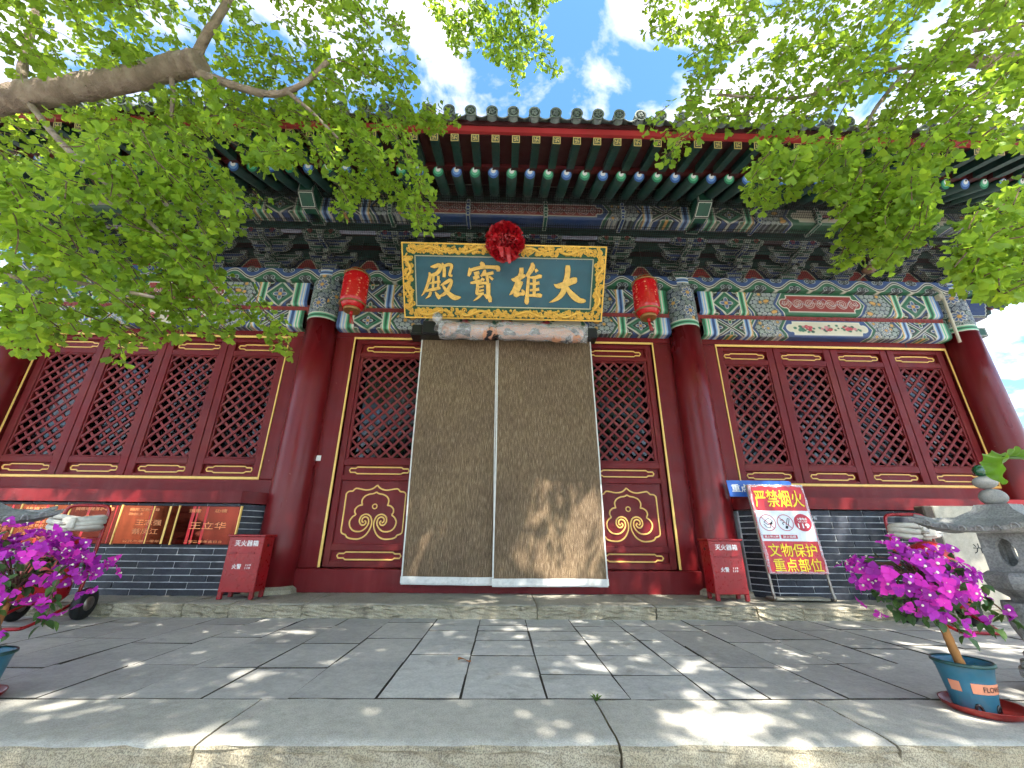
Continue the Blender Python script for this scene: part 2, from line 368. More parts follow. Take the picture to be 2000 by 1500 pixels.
# front kerb of long worn slabs, each with a rough-hewn face
def slab_mesh(w, d, h, seed, mats, nx=24, ny=8, rough=.010, name='kerb_slab'):
    "top smooth and worn, front (-y) rough; local origin at the middle of the rear top edge"
    r = np.random.default_rng(seed); b = MB(); nz = 7
    prof = [(-d*k/ny, 0) for k in range(ny+1)]
    prof[-1] = (-d+.006, -.004); prof += [(-d, -.012)]+[(-d, -h*k/nz) for k in range(1, nz+1)]
    n = len(prof); vs = []
    for i in range(nx+1):
        x = -w/2+w*i/nx
        for q, (y, z) in enumerate(prof):
            jx = 0; jy = 0; jz = 0
            if q > ny: jy = r.normal(0, rough)
            if q <= ny: jz = r.normal(0, .0012)
            if q in (ny, ny+1): jy += r.normal(0, rough*.5); jz += -abs(r.normal(0, rough*.35))
            if 0 < i < nx and q: jx = r.normal(0, .004)
            vs.append((x+jx, y+jy, z+jz))
    fs = []; mi = []
    for i in range(nx):
        for q in range(n-1):
            fs.append((i*n+q, i*n+q+1, (i+1)*n+q+1, (i+1)*n+q)); mi.append(0 if q < ny else 1)
    base = len(vs)
    b.add(vs, fs); b.m = mi; b.sm = [q == 0 for q in mi]
    for i in (0, nx):                                   # end faces
        f = [i*n+q for q in range(n)]; vb = len(b.v); b.v.append((vs[i*n][0], 0, -h)); f.append(vb); b.f.append(tuple(f if i else f[::-1])); b.m.append(1); b.sm.append(False)
    return b.mesh(name, mats)
jx = [-XW, -6.0, -4.25, -2.5, -.965, .396, 1.315, 3.05, 4.7, 6.5, XW]
for i in range(len(jx)-1):
    w = jx[i+1]-jx[i]-.008
    put('kerb_slab', slab_mesh(w, Y_SLAB-Y_EDGE, .17, 40+i, [SLAB, KERBF], max(10, int(w*14)), 8, .006), terrace, ((jx[i]+jx[i+1])/2, Y_SLAB-.006, ZT+random.uniform(-.002, .002)))
# steps below the terrace, down to the court
steps = structure('steps', MB().box(-3.6, 3.6, -3.2, Y_SLAB-.12, -1.014, -.30).mesh('steps', [JOINT]))
for k in range(5):
    z = ZT-.175-.155*k; y = Y_EDGE+.02-.33*k
    for i, (a, b_) in enumerate(((-3.6, -1.3), (-1.3, .9), (.9, 3.6))):
        put('step_stone', slab_mesh(b_-a-.012, .40, .15, 90+k*3+i, [SLAB, KERBF], 20, 5, .005, 'step_stone'), steps, ((a+b_)/2, y+.06, z))
# stone platform under the hall
platform = structure('platform', MB().box(-XW, XW, -.55, 8, -.099, -.03).mesh('platform', [JOINT]))
px_ = [-XW, -6.2, -4.4, -3.10, -2.55, -2.18, -1.60, .30, 1.28, 2.12, 2.50, 3.62, 5.0, 6.6, XW]
for i in range(len(px_)-1):
    w = px_[i+1]-px_[i]-.008
    put('platform_stone', slab_mesh(w, .763, .105, 140+i, [KERB, KERBF], max(8, int(w*16)), 9, .008, 'platform_stone'), platform, ((px_[i]+px_[i+1])/2, 0.0, random.uniform(-.003, .001)))

# ================================================================== painted decoration
cB, cG = (.020, .062, .20), (.010, .115, .050)
cPB, cPG = (.26, .44, .74), (.13, .50, .27)
cW, cK, cO, cR = (.72, .69, .58), (.010, .013, .018), (.62, .34, .085), (.27, .022, .018)
cDB, cDG = (.012, .028, .085), (.008, .045, .026)
class Paint:
    def __init__(s, U, V, aa=.006):
        s.U, s.V, s.aa = U.ravel(), V.ravel(), aa; s.c = np.zeros((s.U.size, 3))
    def fill(s, sd, col, clip=None):
        a = np.clip(.5-sd/s.aa, 0, 1)
        if clip is not None: a = a*np.clip(.5-clip/s.aa, 0, 1)
        s.c += (np.array(col)-s.c)*a[:, None]
    def line(s, sd, w, col, clip=None): s.fill(np.abs(sd)-w/2, col, clip)
    def circ(s, x, y, r): return np.hypot(s.U-x, s.V-y)-r
    def dia(s, x, y, rx, ry): return (np.abs(s.U-x)/rx+np.abs(s.V-y)/ry-1)*rx*ry/math.hypot(rx, ry)
    def rbox(s, x, y, hx, hy, r):
        qx, qy = np.abs(s.U-x)-hx+r, np.abs(s.V-y)-hy+r
        return np.hypot(np.maximum(qx, 0), np.maximum(qy, 0))+np.minimum(np.maximum(qx, qy), 0)-r
    def petal(s, x, y, a, l, w):
        dx_, dy_ = s.U-x, s.V-y; p = dx_*math.cos(a)+dy_*math.sin(a); q = -dx_*math.sin(a)+dy_*math.cos(a)
        return (np.hypot((p-l/2)/(l/2), q/(w/2))-1)*w/2
    def flower(s, x, y, r, col, clip=None, n=4, a0=0):
        for k in range(n):
            d = s.petal(x, y, a0+k*2*PI/n, r, r*(.62 if n == 4 else .5))
            s.fill(d-.004, cK, clip); s.fill(d, cW, clip); s.fill(d+.006, col, clip)
        s.fill(s.circ(x, y, r*.27)-.003, cK, clip); s.fill(s.circ(x, y, r*.27), cO, clip)
    def swirls(s, clip, p=.070, c1=cDB, c2=cDG, ln=(.50, .55, .50), gold=True, seed=1, w=.0085):
        U, V = s.U, s.V; row = np.floor(V/(p*.86)); cu = (np.floor(U/p-.5*(row % 2))+.5+.5*(row % 2))*p; cv = (row+.5)*p*.86
        dx_, dy_ = U-cu, V-cv; r = np.hypot(dx_, dy_); par = np.floor(cu/p*2+row*3+seed); hand = np.where(par % 2 == 0, 1, -1)
        th = np.arctan2(dy_, dx_)*hand+par*1.7; s.fill(np.full_like(U, -1), cK, clip)
        h = (np.sin(cu*91.7+cv*57.3+seed)*43758.5) % 1
        s.fill(r-p*.55, c1, np.maximum(clip, np.where(h < .5, -1, 1))); s.fill(r-p*.55, c2, np.maximum(clip, np.where(h < .5, 1, -1)))
        arm = p*.22; d = (r/arm-th/(2*PI)) % 1.0; d = np.minimum(d, 1-d)*arm
        s.line(np.maximum(d, (r-p*.45)*.6), w, ln, np.maximum(clip, r-p*.46))
        if gold:
            gm = np.where(h > .93, -1, 1); s.fill(r-p*.36, cK, np.maximum(clip, gm)); s.fill(r-p*.30, cO, np.maximum(clip, gm))
def stripes(p, u0, u1, U, cols):
    w = (u1-u0)/len(cols)
    for i, c in enumerate(cols): p.fill(np.maximum(u0+i*w-U, U-(u0+(i+1)*w)), c)
def paint_beam(U, V, L, H, kind, cart='red', seed=1):
    p = Paint(U, V); raw = p.U.copy(); p.U = np.minimum(raw, L-raw); U = p.U; hm = H*.52
    A, B = (cG, cB) if kind == 0 else (cB, cG); PA, PB = (cPG, cPB) if kind == 0 else (cPB, cPG)
    f = lambda k: k*min(L, 3.3)*1.0
    p.fill(np.full_like(U, -1), A)
    k = .62; av = np.abs(p.V-hm)
    ch2 = (f(.318)+k*av-U)          # >0 left of chevron 2
    ch1 = (f(.205)+k*av-U)
    # swirl field between the chevrons
    p.fill(-ch2*0+(-ch2), B, None); p.fill(-(ch2+.0), B)
    p.line(ch2-.002, .010, cW); p.line(ch2-.045, .010, cK)
    p.swirls(-(ch2-.045), .066, cDB, cDG, seed=seed)
    fl = [(f(.262), hm), (f(.305), hm-H*.36), (f(.305), hm+H*.36)] if kind else [(f(.275), hm+.03), (f(.30), hm-H*.36)]
    for x, y in fl:
        if kind: p.flower(x, y, .062, (.10, .16, .26), -(ch2-.05), 8)
        else: p.fill(p.petal(x-.03, y, .25, .085, .05), cO, -(ch2-.05)); p.line(p.petal(x-.03, y, .25, .085, .05), .006, cK, -(ch2-.05))
    p.fill(-ch1, A); p.line(ch1, .012, cK); p.line(ch1-.035, .011, cW); p.fill(-(ch1-.045), B); p.line(ch1-.075, .009, cW); p.fill(-(ch1-.085), cK)
    for yy in (0.02, H-.01): p.flower(f(.197), yy, .055, A, -(ch1-.09))
    # boxed lozenge panel
    u0, u1 = f(.058), f(.168); um = (u0+u1)/2; hw = (u1-u0)/2; bx = np.maximum(u0-U, U-u1)
    if kind == 0:
        p.fill(bx, B); d = p.dia(um, hm, hw*1.0, H*.50)
        p.fill(d-.02, cK, bx); p.fill(d-.012, cW, bx); p.fill(d-.004, A, bx); p.line(d+.002, .006, cW, bx)
        for x, y in ((u0, 0.015), (u1, 0.015), (u0, H), (u1, H)): p.fill(p.circ(x, y, .085), cK, np.maximum(bx, -d+.02)); p.flower(x, y, .075, A, np.maximum(bx, -d+.02))
        p.fill(p.dia(um, hm, hw*.62, H*.31), cK, bx); p.line(p.dia(um, hm, hw*.62, H*.31), .006, (.1, .3, .2), bx); p.flower(um, hm, H*.25, (.07, .13, .27), bx)
    else:
        p.fill(bx, A)
        for x, y, c in ((um, 0.0, B), (um, H, B), (u0, hm, A), (u1, hm, A)): pass
        d1 = (U-um)*H/2-(p.V-hm)*hw; d2 = (U-um)*H/2+(p.V-hm)*hw; nn = math.hypot(H/2, hw); d1 /= nn; d2 /= nn
        sideq = np.where(d1*d2 > 0, -1.0, 1.0); p.fill(bx, B, sideq)
        for d in (d1, d2): p.line(d, .040, cK, bx); p.line(np.abs(d)-.014, .008, cW, bx)
        for x, y in ((um, 0.012), (um, H*1.0), (u0, hm), (u1, hm)):
            q = np.maximum(bx, .03-np.minimum(np.abs(d1), np.abs(d2))); p.fill(p.dia(x, y, hw*.62, H*.34), cK, q); p.flower(x, y, .075 if x == um else .068, cG if x == um else cB, q)
    # striped hoops at the ends
    p.fill(U-f(.062), cK)
    stripes(p, .004, f(.062), U, (B, B, PB, cW, PB, cW, PA, A, A, PA, cW))
    stripes(p, f(.166), f(.198), U, (cW, PA, A, A, PA, cW, cO))
    # middle cartouche
    hL = L/2-f(.352); x0 = L/2
    d = p.rbox(x0, hm+.01, hL, H*.33, .02)
    lob = p.circ(f(.352)+.0, hm+.01, H*.17); d = np.minimum(np.maximum(d, f(.352)+.045-U), np.minimum(p.rbox(x0, hm+.01, hL-.02, H*.24, .04), lob))
    p.fill(d-.012, cW)
    if cart == 'red':
        p.fill(d, cR); q = d+.018; uu = raw-L/2
        for (c, fr, ph, am) in (((.60, .50, .46), 26, 0, .30), ((.05, .06, .20), 26, .09, .30), ((.55, .45, .42), 41, 1.2, .20)):
            wv = hm+.01+H*am*.75*np.sin(np.abs(uu)*fr+ph)*np.cos(np.abs(uu)*7+ph); p.line(p.V-wv, .007, c, q)
        r_ = (np.abs(uu)-.06) % .15-.075; rr = np.hypot(r_, p.V-hm-.012); t_ = np.arctan2(p.V-hm-.012, r_); arm = .024
        dd = (rr/arm-t_/(2*PI)) % 1.0; dd = np.minimum(dd, 1-dd)*arm; p.line(np.maximum(dd, rr-.07), .0075, (.60, .52, .46), np.maximum(q, rr-.072))
    else:
        p.fill(d, (.66, .60, .45)); q = d+.012; rg = np.random.default_rng(seed)
        for cx in np.linspace(-hL*.55, hL*.55, 3 if hL > .3 else 2):
            for _ in range(16):
                x, y = cx+rg.normal(0, .075), hm+.005+rg.normal(0, H*.10); raw2 = raw-L/2
                dd = np.hypot((raw2-x)/1.3, p.V-y)-rg.uniform(.010, .020); p.fill(dd, [(.03, .13, .07), (.05, .18, .11), (.02, .08, .05)][rg.integers(3)], q)
            for _ in range(7):
                x, y = cx+rg.normal(0, .035), hm+.015+rg.normal(0, H*.07); dd = np.hypot((raw-L/2-x)/1.2, p.V-y)-rg.uniform(.012, .022)
                p.fill(dd, [(.55, .05, .07), (.62, .22, .24), (.45, .03, .05)][rg.integers(3)], q)
    return p.c
def grid_mesh(name, P, cols, mats, closed=False):
    "P (n, m, 3) grid of points, cols (n*m, 3)"
    n, m_ = P.shape[:2]; me = bpy.data.meshes.new(name)
    i, j = np.meshgrid(np.arange(n-1), np.arange(m_-1), indexing='ij'); a = (i*m_+j).ravel()
    q = np.stack([a, a+m_, a+m_+1, a+1], 1)
    me.vertices.add(n*m_); me.vertices.foreach_set('co', P.reshape(-1).astype(np.float32))
    me.loops.add(q.size); me.loops.foreach_set('vertex_index', q.ravel().astype(np.int32))
    me.polygons.add(len(q)); me.polygons.foreach_set('loop_start', np.arange(0, q.size, 4, dtype=np.int32))
    me.polygons.foreach_set('use_smooth', np.ones(len(q), bool))
    for mm in mats: me.materials.append(mm)
    ca = me.color_attributes.new('Col', 'FLOAT_COLOR', 'POINT')
    ca.data.foreach_set('color', np.concatenate([cols, np.ones((len(cols), 1))], 1).ravel().astype(np.float32))
    me.update(calc_edges=True); me.validate(); return me
def beam_mesh(name, L, H, fn, fold=.045, under=.16, res=.0062, back=.14):
    "front face, rounded lower edge and underside; local x 0..L, front at y=0, z 0..H"
    nf = max(8, int((H-fold)/res)); prof = [(0, H-(H-fold)*k/nf) for k in range(nf+1)]
    for k in range(1, 9): a = PI/2*k/8; prof.append((fold-fold*math.cos(a), fold-fold*math.sin(a)))
    prof += [(fold+.01, 0), (under, 0)]; prof = [(back, H)]+prof
    sv = [0.0]; s0 = 0
    pr = np.array(prof); seg = np.hypot(*np.diff(pr, axis=0).T); v = np.concatenate([[0], np.cumsum(seg)]); v = v-v[1]
    HH = (H-fold)+fold*PI/2; V = np.clip(HH-v, 0, HH); V[0] = HH
    nx = int(L/res); X = np.linspace(0, L, nx+1)
    U2, V2 = np.meshgrid(X, V, indexing='ij'); cols = fn(U2, V2, L, HH)
    P = np.zeros((nx+1, len(prof), 3)); P[..., 0] = U2; P[..., 1] = pr[None, :, 0]; P[..., 2] = pr[None, :, 1]
    return grid_mesh(name, P, cols, [PAINT])
def paint_wave(U, V, L, H, T=.44):
    p = Paint(U, V); U = p.U; ph = 2*PI*U/T; wv = H*.46+H*.36*np.cos(ph); sd = (p.V-wv)*.8
    p.fill(np.full_like(U, -1), cG); p.fill(-sd, cB)
    u = (U+T/2) % T-T/2; u2 = U % T-T/2
    for uu, y0, c, sg in ((u, 0.0, cDG, 1), (u2, H, cDB, -1)):
        r0 = np.hypot(uu, (p.V-y0)*1.25); p.fill(r0-H*.50, cK); 
        for s_ in (-1, 1):
            x = uu*s_-H*.26; y = (p.V-y0)*sg-H*.14; r = np.hypot(x, y); t_ = np.arctan2(y, x); arm = H*.16; d = (r/arm-t_/(2*PI)) % 1; d = np.minimum(d, 1-d)*arm
            p.line(np.maximum(d, r-H*.22), .007, (.45, .50, .50), r-H*.23)
    p.line(sd, .034, cK); p.line(np.abs(sd)-.012, .008, cW)
    return p.c
def paint_colhead(U, V, L, H):
    p = Paint(U, V); U = p.U
    p.swirls(np.full_like(U, -1), .080, cDB, cDG, (.40, .45, .44), True, 5, .008)
    for k in range(6):
        x = L*(k+.5)/6
        for y in ((.20, .46) if k % 2 else (.33,)): p.flower(x, y, .085, (.05, .10, .26) if k % 2 else (.06, .12, .20), None, 8 if k % 2 else 5)
    for y0, cs in ((0.0, (cW, cPG, cG, cG, cPG, cW)), (H-.085, (cW, cPB, cB, cB, cPB, cW))):
        for i, c in enumerate(cs): p.fill(np.maximum(y0+i*.0135-p.V, p.V-y0-(i+1)*.0135), c)
    return p.c
def paint_board(U, V, L, H, n, off=0.0):
    "boards between the bracket sets: red flame fields on blue"
    p = Paint(U, V); c = L/n; u = (p.U % c)-c/2
    p.fill(np.full_like(u, -1), cDB)
    half = .165*np.clip(1-(p.V/(H*.98)), 0, 1)**.75+.02
    sd = (np.abs(u)-half)*.7; sd = np.maximum(sd, p.V-H*.95)
    p.fill(sd-.022, cDG); p.fill(sd-.011, (.45, .40, .30)); p.fill(sd, cR)
    r = np.hypot(u, p.V-H*.28); p.fill(r-.062, (.02, .02, .02)); p.line(r-.062, .006, (.35, .38, .30)); p.fill(np.hypot(u, p.V-H*.42)-.013, (.5, .12, .09))
    a = np.arctan2(p.V-H*.28, u); p.line(np.abs((a*9/PI) % 1-.5)*.03, .005, (.30, .34, .24), np.maximum(r-.056, .03-r))
    return p.c
# ================================================================== the hall
hall = thing('temple_hall', 'dark red timber temple hall with painted beams, bracket eaves and tiled roof', 'temple hall')
CX = 2.24; KX = 5.76; YB = -.13          # column axes, beam front
# columns
def col_mesh():
    b = MB(); prof = [(.205, .0), (.203, .4), (.198, 1.2), (.190, 2.1), (.182, 2.95)]
    b.lathe(prof, 40); return b.mesh('column', [REDC])
cm = col_mesh()
nx_, nz_ = 150, 110
U2, V2 = np.meshgrid(np.linspace(0, 2*PI*.186, nx_+1), np.linspace(0, .68, nz_+1), indexing='ij')
ang = U2/.186; Pc = np.stack([.186*np.cos(ang), .186*np.sin(ang), V2], -1)
ch = grid_mesh('painted_column_head', Pc, paint_colhead(U2, V2, 2*PI*.186, .68), [PAINT])
bs_r = random.Random(3)
def col_base():
    b = MB(); pts = []
    for k in range(14): a = 2*PI*k/14; r = .27+bs_r.uniform(-.02, .02); pts.append((r*math.cos(a), r*math.sin(a)))
    n = 14; vs = [(x, y, -.01) for x, y in pts]+[(x*.97, y*.97, .035) for x, y in pts]+[(x*.82, y*.82, .060) for x, y in pts]
    b.add(vs, [(i, (i+1) % n, n+(i+1) % n, n+i) for i in range(n)]+[(n+i, n+(i+1) % n, 2*n+(i+1) % n, 2*n+i) for i in range(n)]+[tuple(range(2*n, 3*n))])
    return b.mesh('column_base', [KERBF])
cbm = col_base()
for x in (-KX, -CX, CX, KX):
    c = put('column', cm, hall, (x, -.03, .03)); put('painted_head', ch, c, (0, 0, 2.92), rz=1.1+x); put('column_base', cbm, c, (0, 0, -.03), rz=x)
# side piers beyond the corner columns
for s in (-1, 1):
    MB().box(s*6.02, s*6.20, .10, .42, 0, 2.80, bev=.02).build('side_pier', REDC, hall)
    put('side_column', cm, hall, (s*KX, 2.9, .03))
# timber frame round doors and windows
def frame_piece(nm, *a, m=RED, bev=.006): MB().box(*a, bev=bev).build(nm, m, hall)
for s in (-1, 1):
    a, b_ = s*(CX+.10), s*(KX-.10)
    frame_piece('lintel', a, b_, 0, .12, 2.792, 2.90, m=REDF)
    frame_piece('lower_rail', a, b_, 0, .12, .90, 1.078)
    frame_piece('jamb', a, s*2.618, .0015, .118, 1.080, 2.790); frame_piece('jamb', s*5.562, b_, .0015, .118, 1.080, 2.790)
    frame_piece('door_jamb', s*1.845, s*(CX-.10), 0, .12, .212, 2.798)
    pts = [(s*2.628, 1.088), (s*2.628, 2.782), (s*5.552, 2.782), (s*5.552, 1.088)]
    MB().ribbon(pts, .028, .001, -.008, closed=True).build('gilt_trim', GOLD, hall)
frame_piece('door_lintel', -(CX-.10), CX-.10, 0, .12, 2.80, 2.90, m=REDF)
frame_piece('threshold', -(CX-.12), CX-.12, -.045, .12, -.005, .212)
MB().ribbon([(-1.835, .222), (-1.835, 2.79), (1.835, 2.79), (1.835, .222)], .028, .001, -.008).build('gilt_trim', GOLD, hall)
MB().box(5.06, 5.072, -.004, .0, 2.79, 2.86).build('lintel_joint', BLACK, hall)
# small recessed panel with a gilt outline (shared)
def oval_path(w, h):
    r = h*.30; e = .085*min(1, w/.5)
    P = [(-w/2+e, -h/2), (w/2-e, -h/2), (w/2-e+.018, -r), (w/2-r*.6, -r), (w/2, 0), (w/2-r*.6, r), (w/2-e+.018, r), (w/2-e, h/2), (-w/2+e, h/2), (-w/2+e-.018, r), (-w/2+r*.6, r), (-w/2, 0), (-w/2+r*.6, -r), (-w/2+e-.018, -r)]
    return P
def lattice(w, h, per, y0, sw=.026, th=.016):
    "slats of a diagonal lattice in a w x h opening; returns list of meshes"
    out = []
    for dr in (1, -1):
        lo = -h if dr > 0 else 0; n0 = int(math.floor((lo-w)/per))-1; ya = y0 if dr > 0 else y0+th*.75
        for k in range(n0, n0+int((w+2*h)/per)+6):
            c = k*per+per*.5      # x = c + dr*z
            P = []
            z0, z1 = 0.0, h
            xa, xb = c+dr*z0, c+dr*z1
            def clip():
                a, b_ = 0.0, 1.0; d = xb-xa
                for lim, sg in ((0.0, 1), (w, -1)):
                    va, vd = sg*(xa-lim), sg*d
                    if abs(vd) < 1e-9:
                        if va < 0: return None
                        continue
                    t = -va/vd
                    if vd > 0: a = max(a, t)
                    else: b_ = min(b_, t)
                return (a, b_) if b_-a > .02 else None
            r = clip()
            if not r: continue
            p0 = (xa+(xb-xa)*r[0], h*r[0]); p1 = (xa+(xb-xa)*r[1], h*r[1])
            L = math.hypot(p1[0]-p0[0], p1[1]-p0[1]); tx, tz = (p1[0]-p0[0])/L, (p1[1]-p0[1])/L; nx, nz = -tz*sw/2, tx*sw/2
            e = sw*.45; p0 = (p0[0]-tx*e, p0[1]-tz*e); p1 = (p1[0]+tx*e, p1[1]+tz*e)
            b_ = MB(); b_.prism([(p0[0]+nx, p0[1]+nz), (p0[0]-nx, p0[1]-nz), (p1[0]-nx, p1[1]-nz), (p1[0]+nx, p1[1]+nz)], ya, ya+th, 'y')
            out.append(b_.mesh('slat', [REDL]))
    return out
# ---- window casements
WC = .7225; ZW0, ZW1 = 1.092, 2.778
def casement_frame():
    b = MB(); W_ = WC-.004
    for x in (0, W_-.085): b.box(x, x+.085, .03, .09, 0, ZW1-ZW0, bev=.005)
    for z0, z1 in ((0, .045), (.145, .215), (1.446, 1.514), (1.628, ZW1-ZW0)): b.box(.083, W_-.083, .032, .088, z0, z1, bev=.004)
    for x0, x1, z0, z1 in ((.086, .106, .216, 1.445), (W_-.106, W_-.086, .216, 1.445), (.107, W_-.107, .216, .232), (.107, W_-.107, 1.430, 1.445)): b.box(x0, x1, .042, .080, z0, z1, bev=.003)
    return b.mesh('window_frame', [REDF])
wf = casement_frame()
wb = MB().box(.084, WC-.088, .066, .076, .044, .147).mesh('recessed_board', [RED]); wb2 = MB().box(.084, WC-.088, .066, .076, 1.512, 1.630).mesh('recessed_board', [RED])
ov = [( x+WC/2, z) for x, z in oval_path(.50, .070)]
wo1 = MB().ribbon([(x, z+.095) for x, z in ov], .015, .0665, .056, closed=True).mesh('gilt_line', [GOLD])
wo2 = MB().ribbon([(x, z+1.572) for x, z in ov], .015, .0665, .056, closed=True).mesh('gilt_line', [GOLD])
wp = MB().box(.09, WC-.09, .150, .156, .20, 1.46).mesh('pane', [GLASSD])
LW, LH = WC-.004-.212, 1.198
wsl = lattice(LW, LH, .1335, .046)
def window(x, label=None):
    w = put('window', wf, hall, (x, 0, ZW0))
    for me in (wb, wb2): put('recessed_board', me, w)
    for me in (wo1, wo2): put('gilt_line', me, w)
    put('pane', wp, w)
    for me in wsl: put('slat', me, w, (.106+random.uniform(-.002, .002), 0, .232+random.uniform(-.002, .002)))
for s in (-1, 1):
    for k in range(4): window((2.64 if s > 0 else -5.54)+k*.7267)
# ---- door leaves
DW = .910
def leaf_frame():
    b = MB(); W_ = DW-.004
    for x in (0, W_-.068): b.box(x, x+.068, .03, .09, .0, 2.57, bev=.005)
    for z0, z1 in ((0, .06), (.158, .222), (.866, .925), (1.030, 1.10), (2.335, 2.395), (2.508, 2.57)): b.box(.066, W_-.066, .032, .088, z0, z1, bev=.004)
    for x0, x1, z0, z1 in ((.069, .104, 1.101, 2.334), (W_-.104, W_-.069, 1.101, 2.334), (.105, W_-.105, 1.101, 1.118), (.105, W_-.105, 2.318, 2.334)): b.box(x0, x1, .042, .080, z0, z1, bev=.003)
    return b.mesh('leaf_frame', [REDF])
lf = leaf_frame(); ZD = .218
lbm = [MB().box(.067, DW-.071, .066, .076, z0, z1).mesh('recessed_board', [RED]) for z0, z1 in ((.055, .162), (.920, 1.034), (2.39, 2.512))]+[MB().box(.067, DW-.071, .058, .078, .220, .868).mesh('recessed_board', [RED])]
cxl = DW/2
def M2(x, z): return (cxl+x, z-ZD)
OUT = [(0, 1.037), (-.045, 1.000), (-.11, .985), (-.19, .998), (-.225, 1.000), (-.245, .985), (-.258, .972), (-.295, .968), (-.318, .945), (-.320, .90), (-.320, .72), (-.320, .58), (-.312, .548), (-.290, .535), (-.268, .528), (-.250, .505), (-.20, .490), (-.125, .490), (-.062, .525), (-.022, .590), (-.012, .655), (-.035, .715), (-.085, .735), (-.130, .712), (-.143, .665), (-.120, .628), (-.088, .628), (-.072, .652), (-.088, .672)]
INN = [(0, .964), (-.030, .948), (-.075, .940), (-.118, .918), (-.142, .880), (-.138, .838), (-.135, .828), (-.165, .822), (-.198, .795), (-.205, .758), (-.192, .730), (-.222, .705), (-.245, .660), (-.232, .605), (-.190, .568), (-.125, .562), (-.075, .590), (-.045, .640), (-.052, .690), (-.085, .708), (-.112, .692), (-.115, .662), (-.095, .650)]
glm = []
for path in (OUT, INN):
    sp = smooth_path(path, 5)
    for s in (-1, 1):
        gl = MB(); glm.append(gl); gl.ribbon([M2(-s*x, z) for x, z in sp], .0165, .0585, .048)
gl = MB(); glm.append(gl); gl.ribbon([M2(.024*math.cos(a), .815+.024*math.sin(a)) for a in np.linspace(0, 2*PI, 20, endpoint=False)], .0125, .0585, .049, closed=True)
for zc_ in (.108, .977, 2.452): gl = MB(); glm.append(gl); gl.ribbon([(x+cxl, z+zc_) for x, z in oval_path(.655, .072)], .016, .0665, .056, closed=True)
glm = [q.mesh('gilt_line', [GOLD]) for q in glm]
lsl = lattice(DW-.004-.208, 1.20, .1335, .046)
lp = MB().box(.09, DW-.09, .150, .156, 1.06, 2.36).mesh('pane', [GLASSD])
for k in range(4):
    d = put('door_leaf', lf, hall, (-2*DW+k*DW+.002, 0, ZD)); put('pane', lp, d)
    for me in lbm: put('recessed_board', me, d)
    for me in glm: put('gilt_line', me, d)
    for me in lsl: put('slat', me, d, (.104, 0, 1.118))
# ---- brick plinth walls under the windows, with red sills
YBR = -.33; BH, BL, MJ = .0578, .332, .0075
bv = []
for q in range(5):
    r = random.Random(q); b = MB(); b.box(0, BL-MJ, 0, .05, 0, BH-MJ, bev=.004)
    b.v = [(x+r.uniform(-.0015, .0015), y+r.uniform(-.002, .0015), z+r.uniform(-.0015, .0015)) for x, y, z in b.v]; bv.append(b)
bfull = [b.mesh('brick', [BRICK]) for b in bv]
bcut = {}
def brick_of(L_):
    k = round(L_, 2)
    if k not in bcut:
        r = random.Random(int(k*100)); b = MB().box(0, k-MJ, 0, .05, 0, BH-MJ, bev=.004); b.v = [(x, y+r.uniform(-.002, .001), z+r.uniform(-.0012, .0012)) for x, y, z in b.v]; bcut[k] = b.mesh('brick', [BRICK])
    return bcut[k]
NR = 14
for s in (-1, 1):
    xa, xb = (2.62, 5.85) if s > 0 else (-5.85, -2.56)
    w = MB(); w.box(xa, xb, YBR+.008, -.02, -.01, .80)
    # splayed return towards the column
    xc, xd = (xa, xa-.15) if s > 0 else (xb, xb+.15)
    w.prism([(xc, YBR+.008), (xd, -.10), (xd, -.03), (xc, -.03)], -.01, .80, 'z')
    wl = w.build('brick_wall', MORTAR, hall)
    for r_ in range(NR):
        x = xa; first = True; z = .806-BH*(r_+1)
        while x < xb-.03:
            L_ = BL if not (first and r_ % 2) else BL*.5; L_ += random.uniform(-.012, .012) if not first else 0
            first = False
            if x+L_ > xb-.05: L_ = xb-x
            if abs(L_-BL) < .02: put('brick', random.choice(bfull), wl, (x, YBR+random.uniform(-.0015, .001), z)); L_ = BL
            else: put('brick', brick_of(L_), wl, (x, YBR, z))
            x += L_
        a = math.atan2(-.10-YBR, xd-xc); Ls = math.hypot(xd-xc, -.10-YBR)
        if s > 0: put('brick', brick_of(Ls-.01), wl, (xd+.004, -.10-.010, z), rz=math.atan2(YBR+.10, xc-xd))
        else: put('brick', brick_of(Ls-.01), wl, (xc+.006, YBR-.002, z), rz=a)
    sb = MB(); 
    q = [(xa-.02 if s > 0 else xa, YBR-.03), (xb if s > 0 else xb+.02, YBR-.03), (xb if s > 0 else xb+.19, YBR-.03 if s > 0 else -.11), (xb if s > 0 else xb+.19, -.001), (xa-.19 if s > 0 else xa, -.001), (xa-.19 if s > 0 else xa, -.11 if s > 0 else YBR-.03)]
    qq = []
    for p_ in q:
        if not qq or math.dist(qq[-1], p_) > .005: qq.append(p_)
    sb.prism(qq, .808, .922, 'z'); sb.build('window_sill', RED, hall)
# ---- wall mass behind
for s in (-1, 1): MB().box(s*5.86, s*6.10, .05, 8.5, 0, 3.6).build('gable_wall', RED, hall)
MB().box(-6.1, 6.1, 8.3, 8.5, 0, 4.2).build('rear_wall', RED, hall)
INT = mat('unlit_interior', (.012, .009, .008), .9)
MB().box(-5.85, 5.85, .32, .36, 0, 2.9).build('dark_backing', INT, hall); MB().box(-5.85, 5.85, .005, .20, 2.905, 4.36).build('upper_wall', SOFF, hall)  # near-black sheet added behind the panes, the hall's darkness put into its colour
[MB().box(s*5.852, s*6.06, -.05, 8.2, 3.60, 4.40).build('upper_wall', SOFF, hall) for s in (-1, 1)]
MB().box(-5.85, 5.85, .13, .32, 2.80, 2.90).build('dark_backing_top', INT, hall)  # same dark backing, closing the gap above
